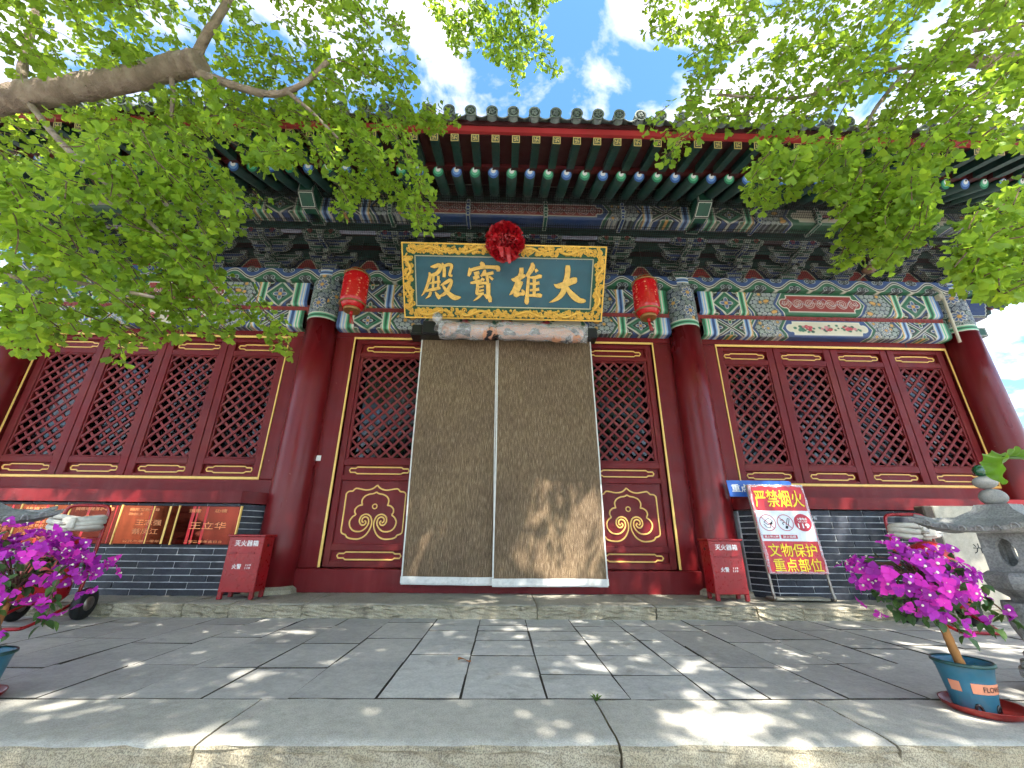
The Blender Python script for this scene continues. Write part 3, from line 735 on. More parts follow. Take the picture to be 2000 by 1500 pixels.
# ---- painted beams
def beam(nm, x, L, z, H, fn, y=YB, **k):
    return put(nm, beam_mesh(nm, L, H, fn, **k), hall, (x, y, z))
Ls, Lc = 2*0+KX-CX-.40, 2*CX-.40
m1 = beam_mesh('upper_lintel_beam', Ls, .315, lambda U, V, L, H: paint_beam(U, V, L, H, 0, 'red', 3)); m2 = beam_mesh('lower_lintel_beam', Ls, .222, lambda U, V, L, H: paint_beam(U, V, L, H, 1, 'white', 5))
m3 = beam_mesh('upper_lintel_beam', Lc, .315, lambda U, V, L, H: paint_beam(U, V, L, H, 1, 'red', 4)); m4 = beam_mesh('lower_lintel_beam', Lc, .222, lambda U, V, L, H: paint_beam(U, V, L, H, 0, 'white', 6))
FRET = mat('red_fret_board', (.24, .045, .04), .6, .2, 30)
for x in (-KX+.20, CX+.20):
    put('upper_lintel_beam', m1, hall, (x, YB, 3.165)); put('lower_lintel_beam', m2, hall, (x, YB, 2.862))
put('upper_lintel_beam', m3, hall, (-CX+.20, YB, 3.165)); put('lower_lintel_beam', m4, hall, (-CX+.20, YB, 2.862))
for x0, x1 in ((-KX+.18, -CX-.18), (-CX+.18, CX-.18), (CX+.18, KX-.18)):
    f = MB().box(x0, x1, YB+.045, YB+.12, 3.06, 3.19); k = MB()
    n = int((x1-x0)/.075)
    for i in range(n):
        a = x0+.01+i*.075
        k.ribbon([(a, 3.105), (a+.05, 3.105), (a+.05, 3.145), (a+.018, 3.145), (a+.018, 3.125), (a+.034, 3.125)], .008, YB+.046, YB+.041)
    fo = f.build('fret_board', FRET, hall); k.build('fret_relief', EAVER, fo)['kind'] = 'stuff'
# wave-painted architrave across the full width
Lw = 2*KX+.5
put('wave_architrave', beam_mesh('wave_architrave', Lw, .155, paint_wave, fold=.012, under=.12, back=.25), hall, (-Lw/2, -.20, 3.487))
# flame boards behind the bracket sets
def board(x0, x1, n):
    L = x1-x0; H = .27; nx, nz = int(L/.007), 40
    U2, V2 = np.meshgrid(np.linspace(0, L, nx+1), np.linspace(0, H, nz+1), indexing='ij'); P = np.stack([U2, 0*U2, V2], -1)
    put('flame_board', grid_mesh('flame_board', P, paint_board(U2, V2, L, H, n), [PAINTD]), hall, (x0, -.035, 3.641))
board(-KX, -CX, 5); board(-CX, CX, 5); board(CX, KX, 5)
# eave purlin beam
LP = 2*KX+1.2
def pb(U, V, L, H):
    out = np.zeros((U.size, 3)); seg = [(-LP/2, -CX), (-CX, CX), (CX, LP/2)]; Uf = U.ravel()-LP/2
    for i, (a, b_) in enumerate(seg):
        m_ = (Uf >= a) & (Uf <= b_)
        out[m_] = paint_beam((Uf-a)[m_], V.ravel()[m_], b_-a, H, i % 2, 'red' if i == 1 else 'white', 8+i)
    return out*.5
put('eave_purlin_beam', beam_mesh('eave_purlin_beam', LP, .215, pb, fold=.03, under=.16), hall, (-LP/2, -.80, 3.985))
MB().box(-LP/2, LP/2, -.78, -.66, 4.202, 4.30).build('eave_purlin', RGREEN, hall)
for y, z0, z1 in ((-.10, 3.90, 4.02), (-.33, 3.95, 4.06), (-.56, 3.98, 4.05)): MB().box(-KX-.3, KX+.3, y, y+.05, z0, z1).build('tie_beam', RGREEN, hall)
# ---- bracket sets: every block outlined in pale paint
LINE = mat('pale_outline', (.34, .36, .31), .6, .1, 9)
DKB = mat('bracket_blue', (.013, .034, .115), .55, .25, 9); DKG = mat('bracket_green', (.006, .062, .036), .55, .25, 9); DKK = mat('bracket_edge_dark', (.008, .010, .012), .6, .2, 9)
CREST = mat('bracket_red', (.22, .02, .02), .55, .2, 9)
def outlined(mbuild, name, fill, lw=.0075, edge=.004):
    me = mbuild.mesh(name, [DKK, LINE, fill]); bm = bmesh.new(); bm.from_mesh(me)
    bmesh.ops.recalc_face_normals(bm, faces=bm.faces)
    big = [f for f in bm.faces if f.calc_area() > .0006]
    for f in bm.faces: f.material_index = 0
    for f in big: f.material_index = 2
    r = bmesh.ops.inset_individual(bm, faces=big, thickness=edge, use_even_offset=True)
    for f in r['faces']: f.material_index = 0
    r = bmesh.ops.inset_individual(bm, faces=big, thickness=lw, use_even_offset=True)
    for f in r['faces']: f.material_index = 1
    bm.to_mesh(me); bm.free(); return me
def trap(b, x, y, z, w, d, h):
    "bearing block: square top, tapered foot"
    k = .72
    vs = [(x-w/2*k, y-d/2*k, z), (x+w/2*k, y-d/2*k, z), (x+w/2*k, y+d/2*k, z), (x-w/2*k, y+d/2*k, z)]
    for zz in (z+h*.5, z+h): vs += [(x-w/2, y-d/2, zz), (x+w/2, y-d/2, zz), (x+w/2, y+d/2, zz), (x-w/2, y+d/2, zz)]
    fs = [(3, 2, 1, 0), (8, 9, 10, 11)]+[(i, (i+1) % 4, 4+(i+1) % 4, 4+i) for i in range(4)]+[(4+i, 4+(i+1) % 4, 8+(i+1) % 4, 8+i) for i in range(4)]
    return b.add(vs, fs)
def arm(half, h, y, z, th=.07):
    P = [(-half, z+h), (-half, z+h*.62), (-half*.90, z+h*.25), (-half*.72, z), (half*.72, z), (half*.90, z+h*.25), (half, z+h*.62), (half, z+h)]
    return MB().prism(P, y-th/2, y+th/2, 'y')
def nose(y0, y1, z, tz, w=.062):
    P = [(y0, z+.055), (y0, z), (y1+.09, z-.012), (y1+.03, tz-.012), (y1, tz+.004), (y1+.012, tz+.040), (y1+.10, z+.030), (y1+.16, z+.055)]
    return MB().prism(P, -w/2, w/2, 'x')
def cloudarm(y, z):
    b = MB()
    for s in (-1, 1):
        P = [(s*.03, z), (s*.10, z-.004), (s*.17, z+.010), (s*.215, z+.018), (s*.235, z+.042), (s*.215, z+.066), (s*.185, z+.060), (s*.165, z+.085), (s*.12, z+.092), (s*.09, z+.072), (s*.03, z+.075)]
        b.prism(P if s > 0 else P[::-1], y-.03, y+.03, 'y')
    return b
def curls(y, z):
    b = MB()
    for s in (-1, 1):
        for cx_, cz_, r_, tn, mi in ((.125, .045, .032, 1.6, 1), (.195, .036, .024, 1.4, 0), (.165, .072, .018, 1.2, 0)):
            P = []
            for i in range(22):
                a = 2*PI*tn*i/21; rr = r_*(1-.85*i/21); P.append((s*(cx_+rr*math.cos(a)), z+cz_+rr*math.sin(a)))
            b.ribbon(P, .008, y-.0305, y-.035, mi)
    return b
BK = {}
def bracket_parts(kind):
    F1, F2 = (DKB, DKG) if kind else (DKG, DKB); out = []
    out.append(('bracket_base', outlined(trap(MB(), 0, -.09, 3.644, .21, .19, .10), 'bracket_base', F1)))
    out.append(('bracket_arm', outlined(arm(.215, .062, -.10, 3.745), 'bracket_arm', F2)))
    out.append(('bracket_arm', outlined(arm(.295, .062, -.10, 3.842), 'bracket_arm', F1)))
    out.append(('lever_nose', outlined(nose(-.14, -.33, 3.757, 3.735), 'lever_nose', F1)))
    out.append(('bracket_arm', outlined(arm(.225, .060, -.285, 3.850), 'bracket_arm', F2)))
    out.append(('lever_nose', outlined(nose(-.14, -.53, 3.872, 3.872), 'lever_nose', F1)))
    out.append(('bracket_arm', outlined(arm(.290, .055, -.30, 3.938), 'bracket_arm', F1)))
    out.append(('cloud_arm', outlined(cloudarm(-.50, 3.900), 'cloud_arm', F2, .006)))
    out.append(('cloud_curl', curls(-.50, 3.900).mesh('cloud_curl', [LINE, CREST])))
    for (x, y, z) in ((-.185, -.10, 3.806), (.185, -.10, 3.806), (-.265, -.10, 3.903), (.265, -.10, 3.903), (-.195, -.285, 3.909), (.195, -.285, 3.909), (0, -.30, 3.800), (0, -.515, 3.905), (-.262, -.30, 3.992), (.262, -.30, 3.992)):
        out.append(('bearing_block', outlined(trap(MB(), x, y, z, .088, .088, .045), 'bearing_block', F2, .006, .003)))
    b = MB()
    for k, (z, dy, w) in enumerate(((3.965, -.83, .050), (4.025, -.855, .056), (4.085, -.845, .056), (4.145, -.835, .050))): b.prism([(-w/2, z), (w/2, z), (w/2, z+.042), (w/4, z+.056), (-w/4, z+.056), (-w/2, z+.042)], dy, -.60, 'y')
    out.append(('beam_nose', outlined(b, 'beam_nose', F1, .007, .003)))
    return out
BK[0], BK[1] = bracket_parts(0), bracket_parts(1)
head = outlined(MB().prism([(-.58, 3.985), (-.86, 3.985), (-1.00, 4.085), (-1.00, 4.225), (-.60, 4.225)], -.085, .085, 'x'), 'beam_head', DKG, .010, .006)
bx_ = [-KX+.704*k for k in range(5)]+[-CX+.896*k for k in range(5)]+[CX+.704*k for k in range(6)]
for i, x in enumerate(bx_):
    prt = BK[i % 2]; o = put('bracket_set', prt[0][1], hall, (x, 0, 0))
    iscol = abs(abs(x)-CX) < .01
    for nm, me in prt[1:]:
        if iscol and nm == 'beam_nose': continue
        put(nm, me, o)
    if iscol: put('beam_head', head, o)
# ---- projecting beam ends beyond the right corner column
def scallop(x0, z0, w, h, y0, y1):
    P = [(x0, z0), (x0, z0+h)]; n = 5
    P += [(x0+w, z0+h)]
    for k in range(n*4+1):
        t = k/(n*4); P.append((x0+w-.10*t-.018*abs(math.sin(t*PI*n)), z0+h-h*t))
    return MB().prism(P[::-1], y0, y1, 'y')
for s in (1, -1):
    b = scallop(5.93, 3.20, .33, .27, -.11, .05)
    if s < 0: b.v = [(-x, y, z) for x, y, z in b.v]
    put('beam_end', outlined(b, 'beam_end', DKB, .012, .008), hall)
    b = MB().box(s*5.93, s*6.07, -.10, .04, 2.93, 3.05); put('beam_end', outlined(b, 'beam_end', DKG, .010, .006), hall)
# ---- eaves: rafters, flying rafters, fascia, tiles
roof = MB().prism([(-1.86, 4.105), (-1.30, 4.235), (-.60, 4.50), (1.5, 5.65), (4.2, 7.3), (4.2, 7.2), (1.5, 5.55), (-.60, 4.41), (-1.30, 4.160), (-1.86, 4.055)], -7.6, 7.6, 'x').build('roof', SOFF, hall)
def lift(x): 
    a = max(0, abs(x)-3.9); return .030*a*a
def fan(x):
    a = max(0, abs(x)-4.2); return math.copysign(.20*a, x)
def disc(b, c, r, y, mi, up=0, seg=16):
    b.add([(c[0]+r*math.cos(2*PI*k/seg), y, c[1]+up+r*math.sin(2*PI*k/seg)) for k in range(seg)], [tuple(range(seg))], mi)
def round_rafter(kind):
    b = MB(); b.tube([(0, -1.37, 4.015), (0, -.62, 4.355)], .056, 14, 0)
    e = [(0, .053, 1, .000), (1, .041, 2, .010), (2, .026, 3, .021), (3, .010, 4, .033)]
    nrm = Vector((0, -.75, -.34)).normalized(); c0 = Vector((0, -1.37, 4.015)); ux = Vector((1, 0, 0)); uz = nrm.cross(ux).normalized()
    if uz.z < 0: uz = -uz
    for k, r, mi, up in e:
        o = c0+nrm*(.0015*(k+1))+uz*up; b.add([o+ux*(r*math.cos(2*PI*q/16))+uz*(r*math.sin(2*PI*q/16)) for q in range(16)], [tuple(range(16))], mi)
    return b.mesh('rafter', [RGREEN, RBLUE if kind else RGRN, RBLUE2 if kind else RGRN2, WHITEP, BLACKP])
rr_ = [round_rafter(0), round_rafter(1)]
def fly_rafter():
    b = MB(); h = .036; P0, P1 = Vector((0, -1.80, 3.955)), Vector((0, -1.22, 4.125)); t = (P1-P0).normalized(); ux = Vector((1, 0, 0)); uz = ux.cross(t)*1.0
    if uz.z < 0: uz = -uz
    PM = P0+(P1-P0)*.62; vs = []
    for p in (P0, PM, P1):
        for a, c in ((-1, -1), (1, -1), (1, 1), (-1, 1)): vs.append(p+ux*(h*a)+uz*(h*c))
    b.add(vs, [(0, 1, 2, 3)]+[(i, (i+1) % 4, 4+(i+1) % 4, 4+i) for i in range(4)], 0)
    b.add(vs, [(4+i, 4+(i+1) % 4, 8+(i+1) % 4, 8+i) for i in range(4)], 2)
    o = P0-t*.002; w = .0105
    def bar(x0, z0, x1, z1, k):
        oo = o-t*(.0004*k); b.add([oo+ux*x0+uz*z0, oo+ux*x1+uz*z0, oo+ux*x1+uz*z1, oo+ux*x0+uz*z1], [(0, 1, 2, 3)], 1)
    g_ = h
    for i, q in enumerate(((-g_, -g_, g_, -g_+.008), (-g_, g_-.008, g_, g_), (-g_, -g_, -g_+.008, g_), (g_-.008, -g_, g_, g_),
              (-.020, -.0035, .020, .0035), (-.0035, -.020, .0035, .020), (-.020, .0, -.013, .020), (.013, -.020, .020, 0), (0, .013, .020, .020), (-.020, -.020, 0, -.013))): bar(*q, i+1)
    return b.mesh('flying_rafter', [RGREEN, mat('dull_rafter_gold', (.50, .37, .13), .55, .2, 20), SOFF])
fr_ = fly_rafter()
SP = .188; n = int(7.0/SP)
for k in range(-n, n+1):
    x = (k+.22)*SP; o = put('rafter', rr_[k % 2], roof, (x, 0, lift(x))); o.rotation_euler = (0, 0, math.atan2(fan(x), 1.3)*.6)
    o = put('flying_rafter', fr_, roof, (x+fan(x)*.35+.03, 0, lift(x)*1.3)); o.rotation_euler = (0, 0, math.atan2(fan(x), 1.6)*.6)
def sweep(prof, nm, m, x0=-7.3, x1=7.3, k=1.3, step=.2):
    b = MB(); xs_ = np.arange(x0, x1+.01, step); vs = [(x, y, z+lift(x)*k) for x in xs_ for y, z in prof]; np_ = len(prof)
    fs = [(i*np_+q, i*np_+(q+1) % np_, (i+1)*np_+(q+1) % np_, (i+1)*np_+q) for i in range(len(xs_)-1) for q in range(np_)]
    return b.add(vs, fs).build(nm, m, roof)
sweep([(-1.835, 4.000), (-1.842, 4.075), (-1.80, 4.080), (-1.795, 4.004)], 'fascia_board', EAVER)
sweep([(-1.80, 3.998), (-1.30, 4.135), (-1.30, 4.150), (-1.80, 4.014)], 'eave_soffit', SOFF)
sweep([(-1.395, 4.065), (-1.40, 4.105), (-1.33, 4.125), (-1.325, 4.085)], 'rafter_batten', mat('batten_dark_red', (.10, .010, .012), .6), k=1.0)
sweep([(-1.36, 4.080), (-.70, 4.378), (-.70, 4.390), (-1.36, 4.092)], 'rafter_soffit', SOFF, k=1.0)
sweep([(-.70, 4.30), (-.70, 4.39), (-.60, 4.42), (-.60, 4.30)], 'wind_board', SOFF, k=1.0)
# tiles: round cover tiles with moulded end caps and curved drip tiles between
def cover_tile():
    b = MB(); b.tube([(0, -1.93, 4.125), (0, -1.30, 4.30), (0, -.60, 4.56), (0, 1.5, 5.71)], .052, 12, 0)
    c = Vector((0, -1.932, 4.125)); nrm = Vector((0, -.95, -.2)).normalized(); ux = Vector((1, 0, 0)); uz = Vector((0, -.2, .95)).normalized()
    def ring(r0, r1, d0, d1, mi):
        vs = [c+nrm*d0+(ux*math.cos(2*PI*k/20)+uz*math.sin(2*PI*k/20))*r0 for k in range(20)]+[c+nrm*d1+(ux*math.cos(2*PI*k/20)+uz*math.sin(2*PI*k/20))*r1 for k in range(20)]
        b.add(vs, [(k, (k+1) % 20, 20+(k+1) % 20, 20+k) for k in range(20)], mi)
    ring(.052, .054, 0, .012, 0); ring(.054, .043, .012, .012, 0); ring(.043, .040, .012, .004, 0); ring(.040, .001, .004, .004, 1)
    for k in range(5):
        a = 2*PI*k/5; P = [c+nrm*.008+(ux*math.cos(a+t*1.5)+uz*math.sin(a+t*1.5))*(.008+.022*t) for t in (0, .35, .7, 1)]
        b.tube(P, [.006, .007, .006, .003], 5, 0)
    return b.mesh('cover_tile', [TILE, TILED])
def drip_tile():
    b = MB(); N = 10; w = .064; P0 = []
    for k in range(N+1):
        u = -1+2*k/N; P0.append((u*w, -.034*(1-u*u)))
    vs = [(x, -1.915, 4.118+z) for x, z in P0]+[(x, -1.925, 4.100+z*1.15-.006*(1-abs(x)/w)) for x, z in P0]+[(x, 1.5, 5.70+z) for x, z in P0]
    M_ = N+1; b.add(vs, [(k, k+1, M_+k+1, M_+k) for k in range(N)]+[(k, 2*M_+k, 2*M_+k+1, k+1) for k in range(N)], 0, True)
    rim = [(x, -1.930, 4.098+z*1.15-.006*(1-abs(x)/w)) for x, z in P0]; b.tube(rim, .0055, 6, 0)
    return b.mesh('drip_tile', [TILE])
ct, dt = cover_tile(), drip_tile(); ST = .193; n = int(7.3/ST)
for k in range(-n, n+1):
    x = (k+.22)*ST; put('cover_tile', ct, roof, (x, 0, lift(x)*1.3)); put('drip_tile', dt, roof, (x+ST/2, 0, lift(x)*1.3-.004))
# right-hand side eave: the same pieces turned round the corner
CXR = 6.02
for k in range(22):
    y = -.3+.188*k; o = put('rafter', rr_[k % 2], roof, (CXR, y, .02), rz=PI/2); o = put('flying_rafter', fr_, roof, (CXR, y+.03, .02), rz=PI/2)
    put('cover_tile', ct, roof, (CXR, y, .03), rz=PI/2); put('drip_tile', dt, roof, (CXR, y+ST/2, .026), rz=PI/2)
MB().box(CXR+1.79, CXR+1.845, -2.2, 4.2, 4.02, 4.10).build('fascia_board', EAVER, roof)
MB().prism([(CXR+1.80, 4.016), (CXR+.60, 4.42), (CXR+.60, 4.44), (CXR+1.80, 4.036)], -1.9, 4.2, 'y').build('eave_soffit', SOFF, roof)
# ================================================================== name board
pl_t = Vector((0, -.69, 3.68)); pl_b = Vector((0, -.20, 2.975)); PW = 2.36
plq = thing('name_board', 'large blue name board with gold characters and gilt cloud frame above the doorway', 'name board', (-.02, -.20, 2.975))
upv = (pl_t-pl_b).normalized(); PH = (pl_t-pl_b).length; nv = Vector((1, 0, 0)).cross(upv).normalized()
if nv.y > 0: nv = -nv
RX = Vector((1, .0, .0))
def PQ(s, t, d=0): return RX*s+upv*t+nv*d           # s -PW/2..PW/2, t 0..PH, d outwards
def pbox(b, s0, s1, t0, t1, d0, d1, mi=0):
    vs = [PQ(s, t, d) for d in (d0, d1) for s, t in ((s0, t0), (s1, t0), (s1, t1), (s0, t1))]
    b.add(vs, [(3, 2, 1, 0), (4, 5, 6, 7), (0, 1, 5, 4), (1, 2, 6, 5), (2, 3, 7, 6), (3, 0, 4, 7)], mi)
FRW = .138
PBLUE = mat('plaque_blue', (.018, .098, .140), .5, .22, 2.2, (1, 2, 3), dirt=(.05, .14, .18), dirt_amt=.5, dscale=5)
PGREEN = mat('plaque_green', (.006, .075, .035), .5, .2, 6)
b = MB(); pbox(b, -PW/2+FRW-.01, PW/2-FRW+.01, FRW-.01, PH-FRW+.01, -.03, .0); b.build('panel', PBLUE, plq)
b = MB()
for q in ((-PW/2, PW/2, 0, FRW), (-PW/2, PW/2, PH-FRW, PH), (-PW/2, -PW/2+FRW, FRW, PH-FRW), (PW/2-FRW, PW/2, FRW, PH-FRW)): pbox(b, *q, -.04, .035)
fro = b.build('frame', PGREEN, plq)
b = MB(); e = .012
for q in ((-PW/2+FRW, PW/2-FRW, FRW, FRW+e), (-PW/2+FRW, PW/2-FRW, PH-FRW-e, PH-FRW), (-PW/2+FRW, -PW/2+FRW+e, FRW+e, PH-FRW-e), (PW/2-FRW-e, PW/2-FRW, FRW+e, PH-FRW-e)): pbox(b, *q, -.001, .010)
b.build('inner_bead', mat('pale_gilt_bead', (.62, .58, .40), .45, .1, 9), plq)
b = MB(); e = .016
for q in ((-PW/2, PW/2, 0, e), (-PW/2, PW/2, PH-e, PH), (-PW/2, -PW/2+e, e, PH-e), (PW/2-e, PW/2, e, PH-e)): pbox(b, *q, .034, .042)
b.build('outer_bead', GILT, plq)
# gilt relief: cloud curls, dragon bodies and flame tufts
rg = random.Random(11); b = MB()
def curl(s, t, r, hand, turns=1.35, a0=0.0):
    P = []
    for i in range(14):
        u = i/13; a = a0+hand*2*PI*turns*u; rr = r*(1-.88*u); P.append(PQ(s+rr*math.cos(a), t+rr*math.sin(a), .036+.007*u))
    b.tube(P, [.0075+.003*(1-abs(2*i/13-1)) for i in range(14)], 5)
def blob(s, t, r):
    n = 8; vs = [PQ(s, t, .052)]+[PQ(s+r*.7*math.cos(2*PI*k/n), t+r*.7*math.sin(2*PI*k/n), .047) for k in range(n)]+[PQ(s+r*math.cos(2*PI*k/n), t+r*math.sin(2*PI*k/n), .034) for k in range(n)]
    b.add(vs, [(0, 1+k, 1+(k+1) % n) for k in range(n)]+[(1+k, n+1+k, n+1+(k+1) % n, 1+(k+1) % n) for k in range(n)], 0, True)
def body(s0, t0, L, horiz, ph, amp=.034):
    P = []
    for i in range(18):
        u = i/17; o = amp*math.sin(ph+u*2*PI*1.1); P.append(PQ(s0+L*u, t0+o, .040) if horiz else PQ(s0+o, t0+L*u, .040))
    b.tube(P, [.010+.010*math.sin(PI*min(1, .15+i/17)) for i in range(18)], 6)
mid = FRW/2
for t in (mid, PH-mid):
    s = -PW/2+.10
    for s0 in (-1.02, -.52, .14, .62): body(s0, t, .40, True, rg.uniform(0, 6), .030)
    while s < PW/2-.06:
        for _ in range(3):
            q = rg.uniform(.018, .030); tt = t+rg.uniform(-.043, .043)
            curl(s+rg.uniform(-.02, .02), tt, q, rg.choice((-1, 1)), 1.3, rg.uniform(0, 6)); 
            if rg.random() < .55: blob(s+rg.uniform(-.025, .025), t+rg.uniform(-.045, .045), rg.uniform(.012, .019))
        s += rg.uniform(.036, .05)
for s_ in (-PW/2+mid, PW/2-mid):
    t = FRW-.02
    for t0 in (.14, .46): body(s_, t0, .28, False, rg.uniform(0, 6), .028)
    while t < PH-FRW+.02:
        for _ in range(3):
            q = rg.uniform(.018, .030); curl(s_+rg.uniform(-.043, .043), t+rg.uniform(-.02, .02), q, rg.choice((-1, 1)), 1.3, rg.uniform(0, 6))
            if rg.random() < .55: blob(s_+rg.uniform(-.045, .045), t+rg.uniform(-.025, .025), rg.uniform(.012, .019))
        t += rg.uniform(.036, .05)
b.build('gilt_relief', GILT, fro)['kind'] = 'stuff'
# four carved characters, stroke by stroke (points: x, y, width)
DA = [[(1450, 190, 70), (1452, 260, 92), (1450, 330, 90), (1430, 450, 95), (1400, 560, 108), (1370, 680, 95), (1290, 790, 78), (1180, 860, 45), (1095, 895, 6)],
      [(1185, 545, 12), (1260, 580, 85), (1400, 545, 100), (1520, 492, 112), (1600, 468, 105), (1635, 465, 60)],
      [(1430, 600, 60), (1500, 700, 90), (1590, 790, 108), (1680, 850, 92), (1760, 860, 72), (1805, 858, 30)]]
XIONG = [[(355, 455, 25), (430, 465, 80), (520, 420, 90), (625, 385, 45)], [(548, 240, 70), (548, 330, 80), (510, 430, 82), (470, 530, 80), (420, 640, 72), (370, 710, 52), (318, 756, 10)],
         [(555, 495, 66), (522, 590, 58), (482, 680, 58), (432, 745, 66), (462, 775, 40)], [(440, 768, 62), (520, 735, 60), (605, 745, 40)], [(560, 650, 25), (590, 700, 58), (605, 750, 36)],
         [(752, 145, 40), (765, 220, 90), (720, 310, 80), (650, 402, 55)], [(692, 370, 44), (682, 500, 52), (672, 650, 58), (660, 800, 68), (655, 885, 82), (668, 935, 30)],
         [(822, 262, 40), (855, 315, 66)], [(800, 430, 58), (802, 560, 56), (800, 745, 56)], [(715, 420, 30), (820, 422, 58), (900, 400, 68), (945, 405, 50)],
         [(715, 540, 38), (800, 540, 48), (900, 520, 58)], [(715, 662, 38), (800, 656, 48), (895, 640, 56)], [(695, 762, 44), (800, 760, 52), (900, 760, 72), (948, 775, 50)]]
BAO = [[(1355, 145, 40), (1395, 190, 88), (1390, 258, 55)], [(1140, 245, 16), (1152, 320, 68), (1125, 405, 40)], [(1165, 292, 55), (1300, 252, 58), (1450, 230, 58), (1620, 235, 62), (1692, 250, 84), (1700, 312, 52)],
       [(1235, 362, 66), (1335, 335, 58)], [(1215, 438, 54), (1335, 410, 54)], [(1278, 370, 46), (1276, 505, 46)], [(1165, 532, 36), (1260, 515, 56), (1385, 480, 40)],
       [(1440, 280, 36), (1430, 340, 66), (1365, 405, 30)], [(1400, 382, 36), (1500, 360, 54), (1606, 335, 52)], [(1480, 370, 52), (1490, 450, 52), (1505, 530, 36)], [(1375, 440, 36), (1430, 478, 46)], [(1525, 405, 36), (1598, 465, 46)],
       [(1300, 535, 44), (1302, 640, 56), (1290, 720, 56), (1320, 745, 44)], [(1300, 545, 44), (1420, 530, 46), (1520, 535, 56)], [(1510, 530, 76), (1510, 650, 76), (1515, 760, 68), (1540, 830, 76), (1552, 895, 46)],
       [(1335, 612, 36), (1425, 590, 36)], [(1335, 684, 36), (1425, 660, 36)], [(1310, 742, 46), (1425, 730, 46)], [(1375, 750, 46), (1300, 820, 36), (1222, 872, 8)], [(1440, 745, 36), (1500, 820, 56)]]
DIAN = [[(392, 232, 14), (470, 225, 66), (560, 200, 66), (580, 262, 66), (530, 340, 66), (440, 388, 56)], [(368, 335, 22), (386, 400, 58), (360, 500, 56), (320, 620, 52), (270, 720, 36), (218, 784, 6)],
        [(450, 390, 46), (446, 500, 42), (442, 625, 42)], [(545, 400, 46), (546, 500, 42), (540, 615, 42)], [(380, 392, 44), (525, 372, 44)], [(356, 545, 26), (450, 528, 42), (585, 508, 46)], [(310, 692, 34), (420, 662, 56), (585, 628, 44)],
        [(400, 700, 44), (378, 770, 46), (303, 832, 8)], [(485, 700, 14), (530, 770, 58), (572, 835, 50)],
        [(615, 160, 24), (650, 230, 56), (660, 330, 56), (654, 425, 56)], [(660, 212, 44), (740, 190, 56), (800, 212, 56), (780, 300, 46), (762, 382, 46), (815, 400, 40)],
        [(588, 580, 14), (680, 530, 56), (770, 480, 56), (800, 505, 46), (770, 590, 62), (720, 680, 66), (650, 750, 56), (565, 790, 26)], [(630, 580, 36), (700, 680, 58), (780, 760, 78), (860, 810, 88), (940, 810, 54), (984, 800, 10)]]
IW, IH = PW-2*FRW, PH-2*FRW
def topanel(x, y, ox):
    px, py = ox+x/10, 500+y/10; t = (py-502)/97.5
    for _ in range(3):
        l_, r_ = 808+4*t, 1156-6*t; s = (px-l_)/(r_-l_); tp, bt = 501.5+5.5*s, 598+5*s; t = (py-tp)/(bt-tp)
    return (s-.5)*IW, PH-FRW-t*IH
sc_ = IW/3450.0
for nm, strokes, ox in (('character', DIAN, 800), ('character', BAO, 800), ('character', XIONG, 960), ('character', DA, 960)):
    b = MB(); bk = MB()
    for i, st in enumerate(strokes):
        sp = smooth_path(st, 5)
        for bb, grow, d0 in ((bk, 9, .0035), (b, 0, .013)):
            vs = []; fs = []; dd = d0+.0004*i
            for q, (x, y, w) in enumerate(sp):
                a, c = sp[max(q-1, 0)], sp[min(q+1, len(sp)-1)]; tx, ty = c[0]-a[0], c[1]-a[1]; l_ = math.hypot(tx, ty) or 1; nx, ny = -ty/l_, tx/l_; h = max(w*1.10, 4)/2+grow
                s1, t1 = topanel(x+nx*h, y+ny*h, ox); s2, t2 = topanel(x-nx*h, y-ny*h, ox)
                vs += [PQ(s1, t1, 0.001), PQ(s1, t1, dd), PQ(s2, t2, dd), PQ(s2, t2, 0.001)]
            for q in range(len(sp)-1):
                for k in range(3): fs.append((q*4+k, (q+1)*4+k, (q+1)*4+k+1, q*4+k+1))
            fs += [(0, 1, 2, 3), tuple(len(vs)-4+k for k in (3, 2, 1, 0))]
            bb.add(vs, fs)
    o = b.build(nm, mat('gilt_character', (.86, .55, .13), .5, .14, 30, dirt=(.42, .22, .05), dirt_amt=.6, dscale=22), plq)
    bk.build('dark_outline', mat('character_outline', (.05, .028, .012), .6), o)
# ---- red silk rosette
ro = thing('silk_rosette', 'red silk rosette ball with short tail hung on top of the name board', 'rosette', (-.012, -.83, 3.60))
SILK = mat('red_silk', (.45, .006, .014), .38, .15, 8, coat=.2)
b = MB(); b.lathe([(.19*math.sin(PI*k/14)+.0005, -.19*math.cos(PI*k/14)) for k in range(15)], 20, cap=False); b.build('core', SILK, ro)
b = MB(); rg = random.Random(5)
for q in range(230):
    d = Vector((rg.gauss(0, 1), rg.gauss(0, 1)-.3, rg.gauss(0, 1))).normalized(); a = d.orthogonal().normalized(); a = Matrix.Rotation(rg.uniform(0, 6.28), 3, d) @ a; c = d.cross(a)
    L_, hgt = rg.uniform(.05, .11), rg.uniform(.028, .055); vs = []; m_ = 9; kx = rg.uniform(-.8, .8); ph = rg.uniform(0, 6)
    for i in range(m_):
        u = i/(m_-1)-.5; off = a*(u*L_)+c*(kx*.05*math.sin(u*5+ph)+.012*math.sin(u*14+ph))
        base = (d*.175+off).normalized()*.178; hh = hgt*(1-(2*u)**4*.6); lean = c*(.025*math.sin(u*9+ph*2))
        for k, f in enumerate((0, .5, 1.0)): vs.append(base+d*(hh*f)+lean*f+c*(.010*(k == 1)*math.sin(u*20)))
    b.add(vs, [(i*3+k, i*3+k+1, (i+1)*3+k+1, (i+1)*3+k) for i in range(m_-1) for k in range(2)], 0, True)
b.build('silk_folds', SILK, ro)['kind'] = 'stuff'
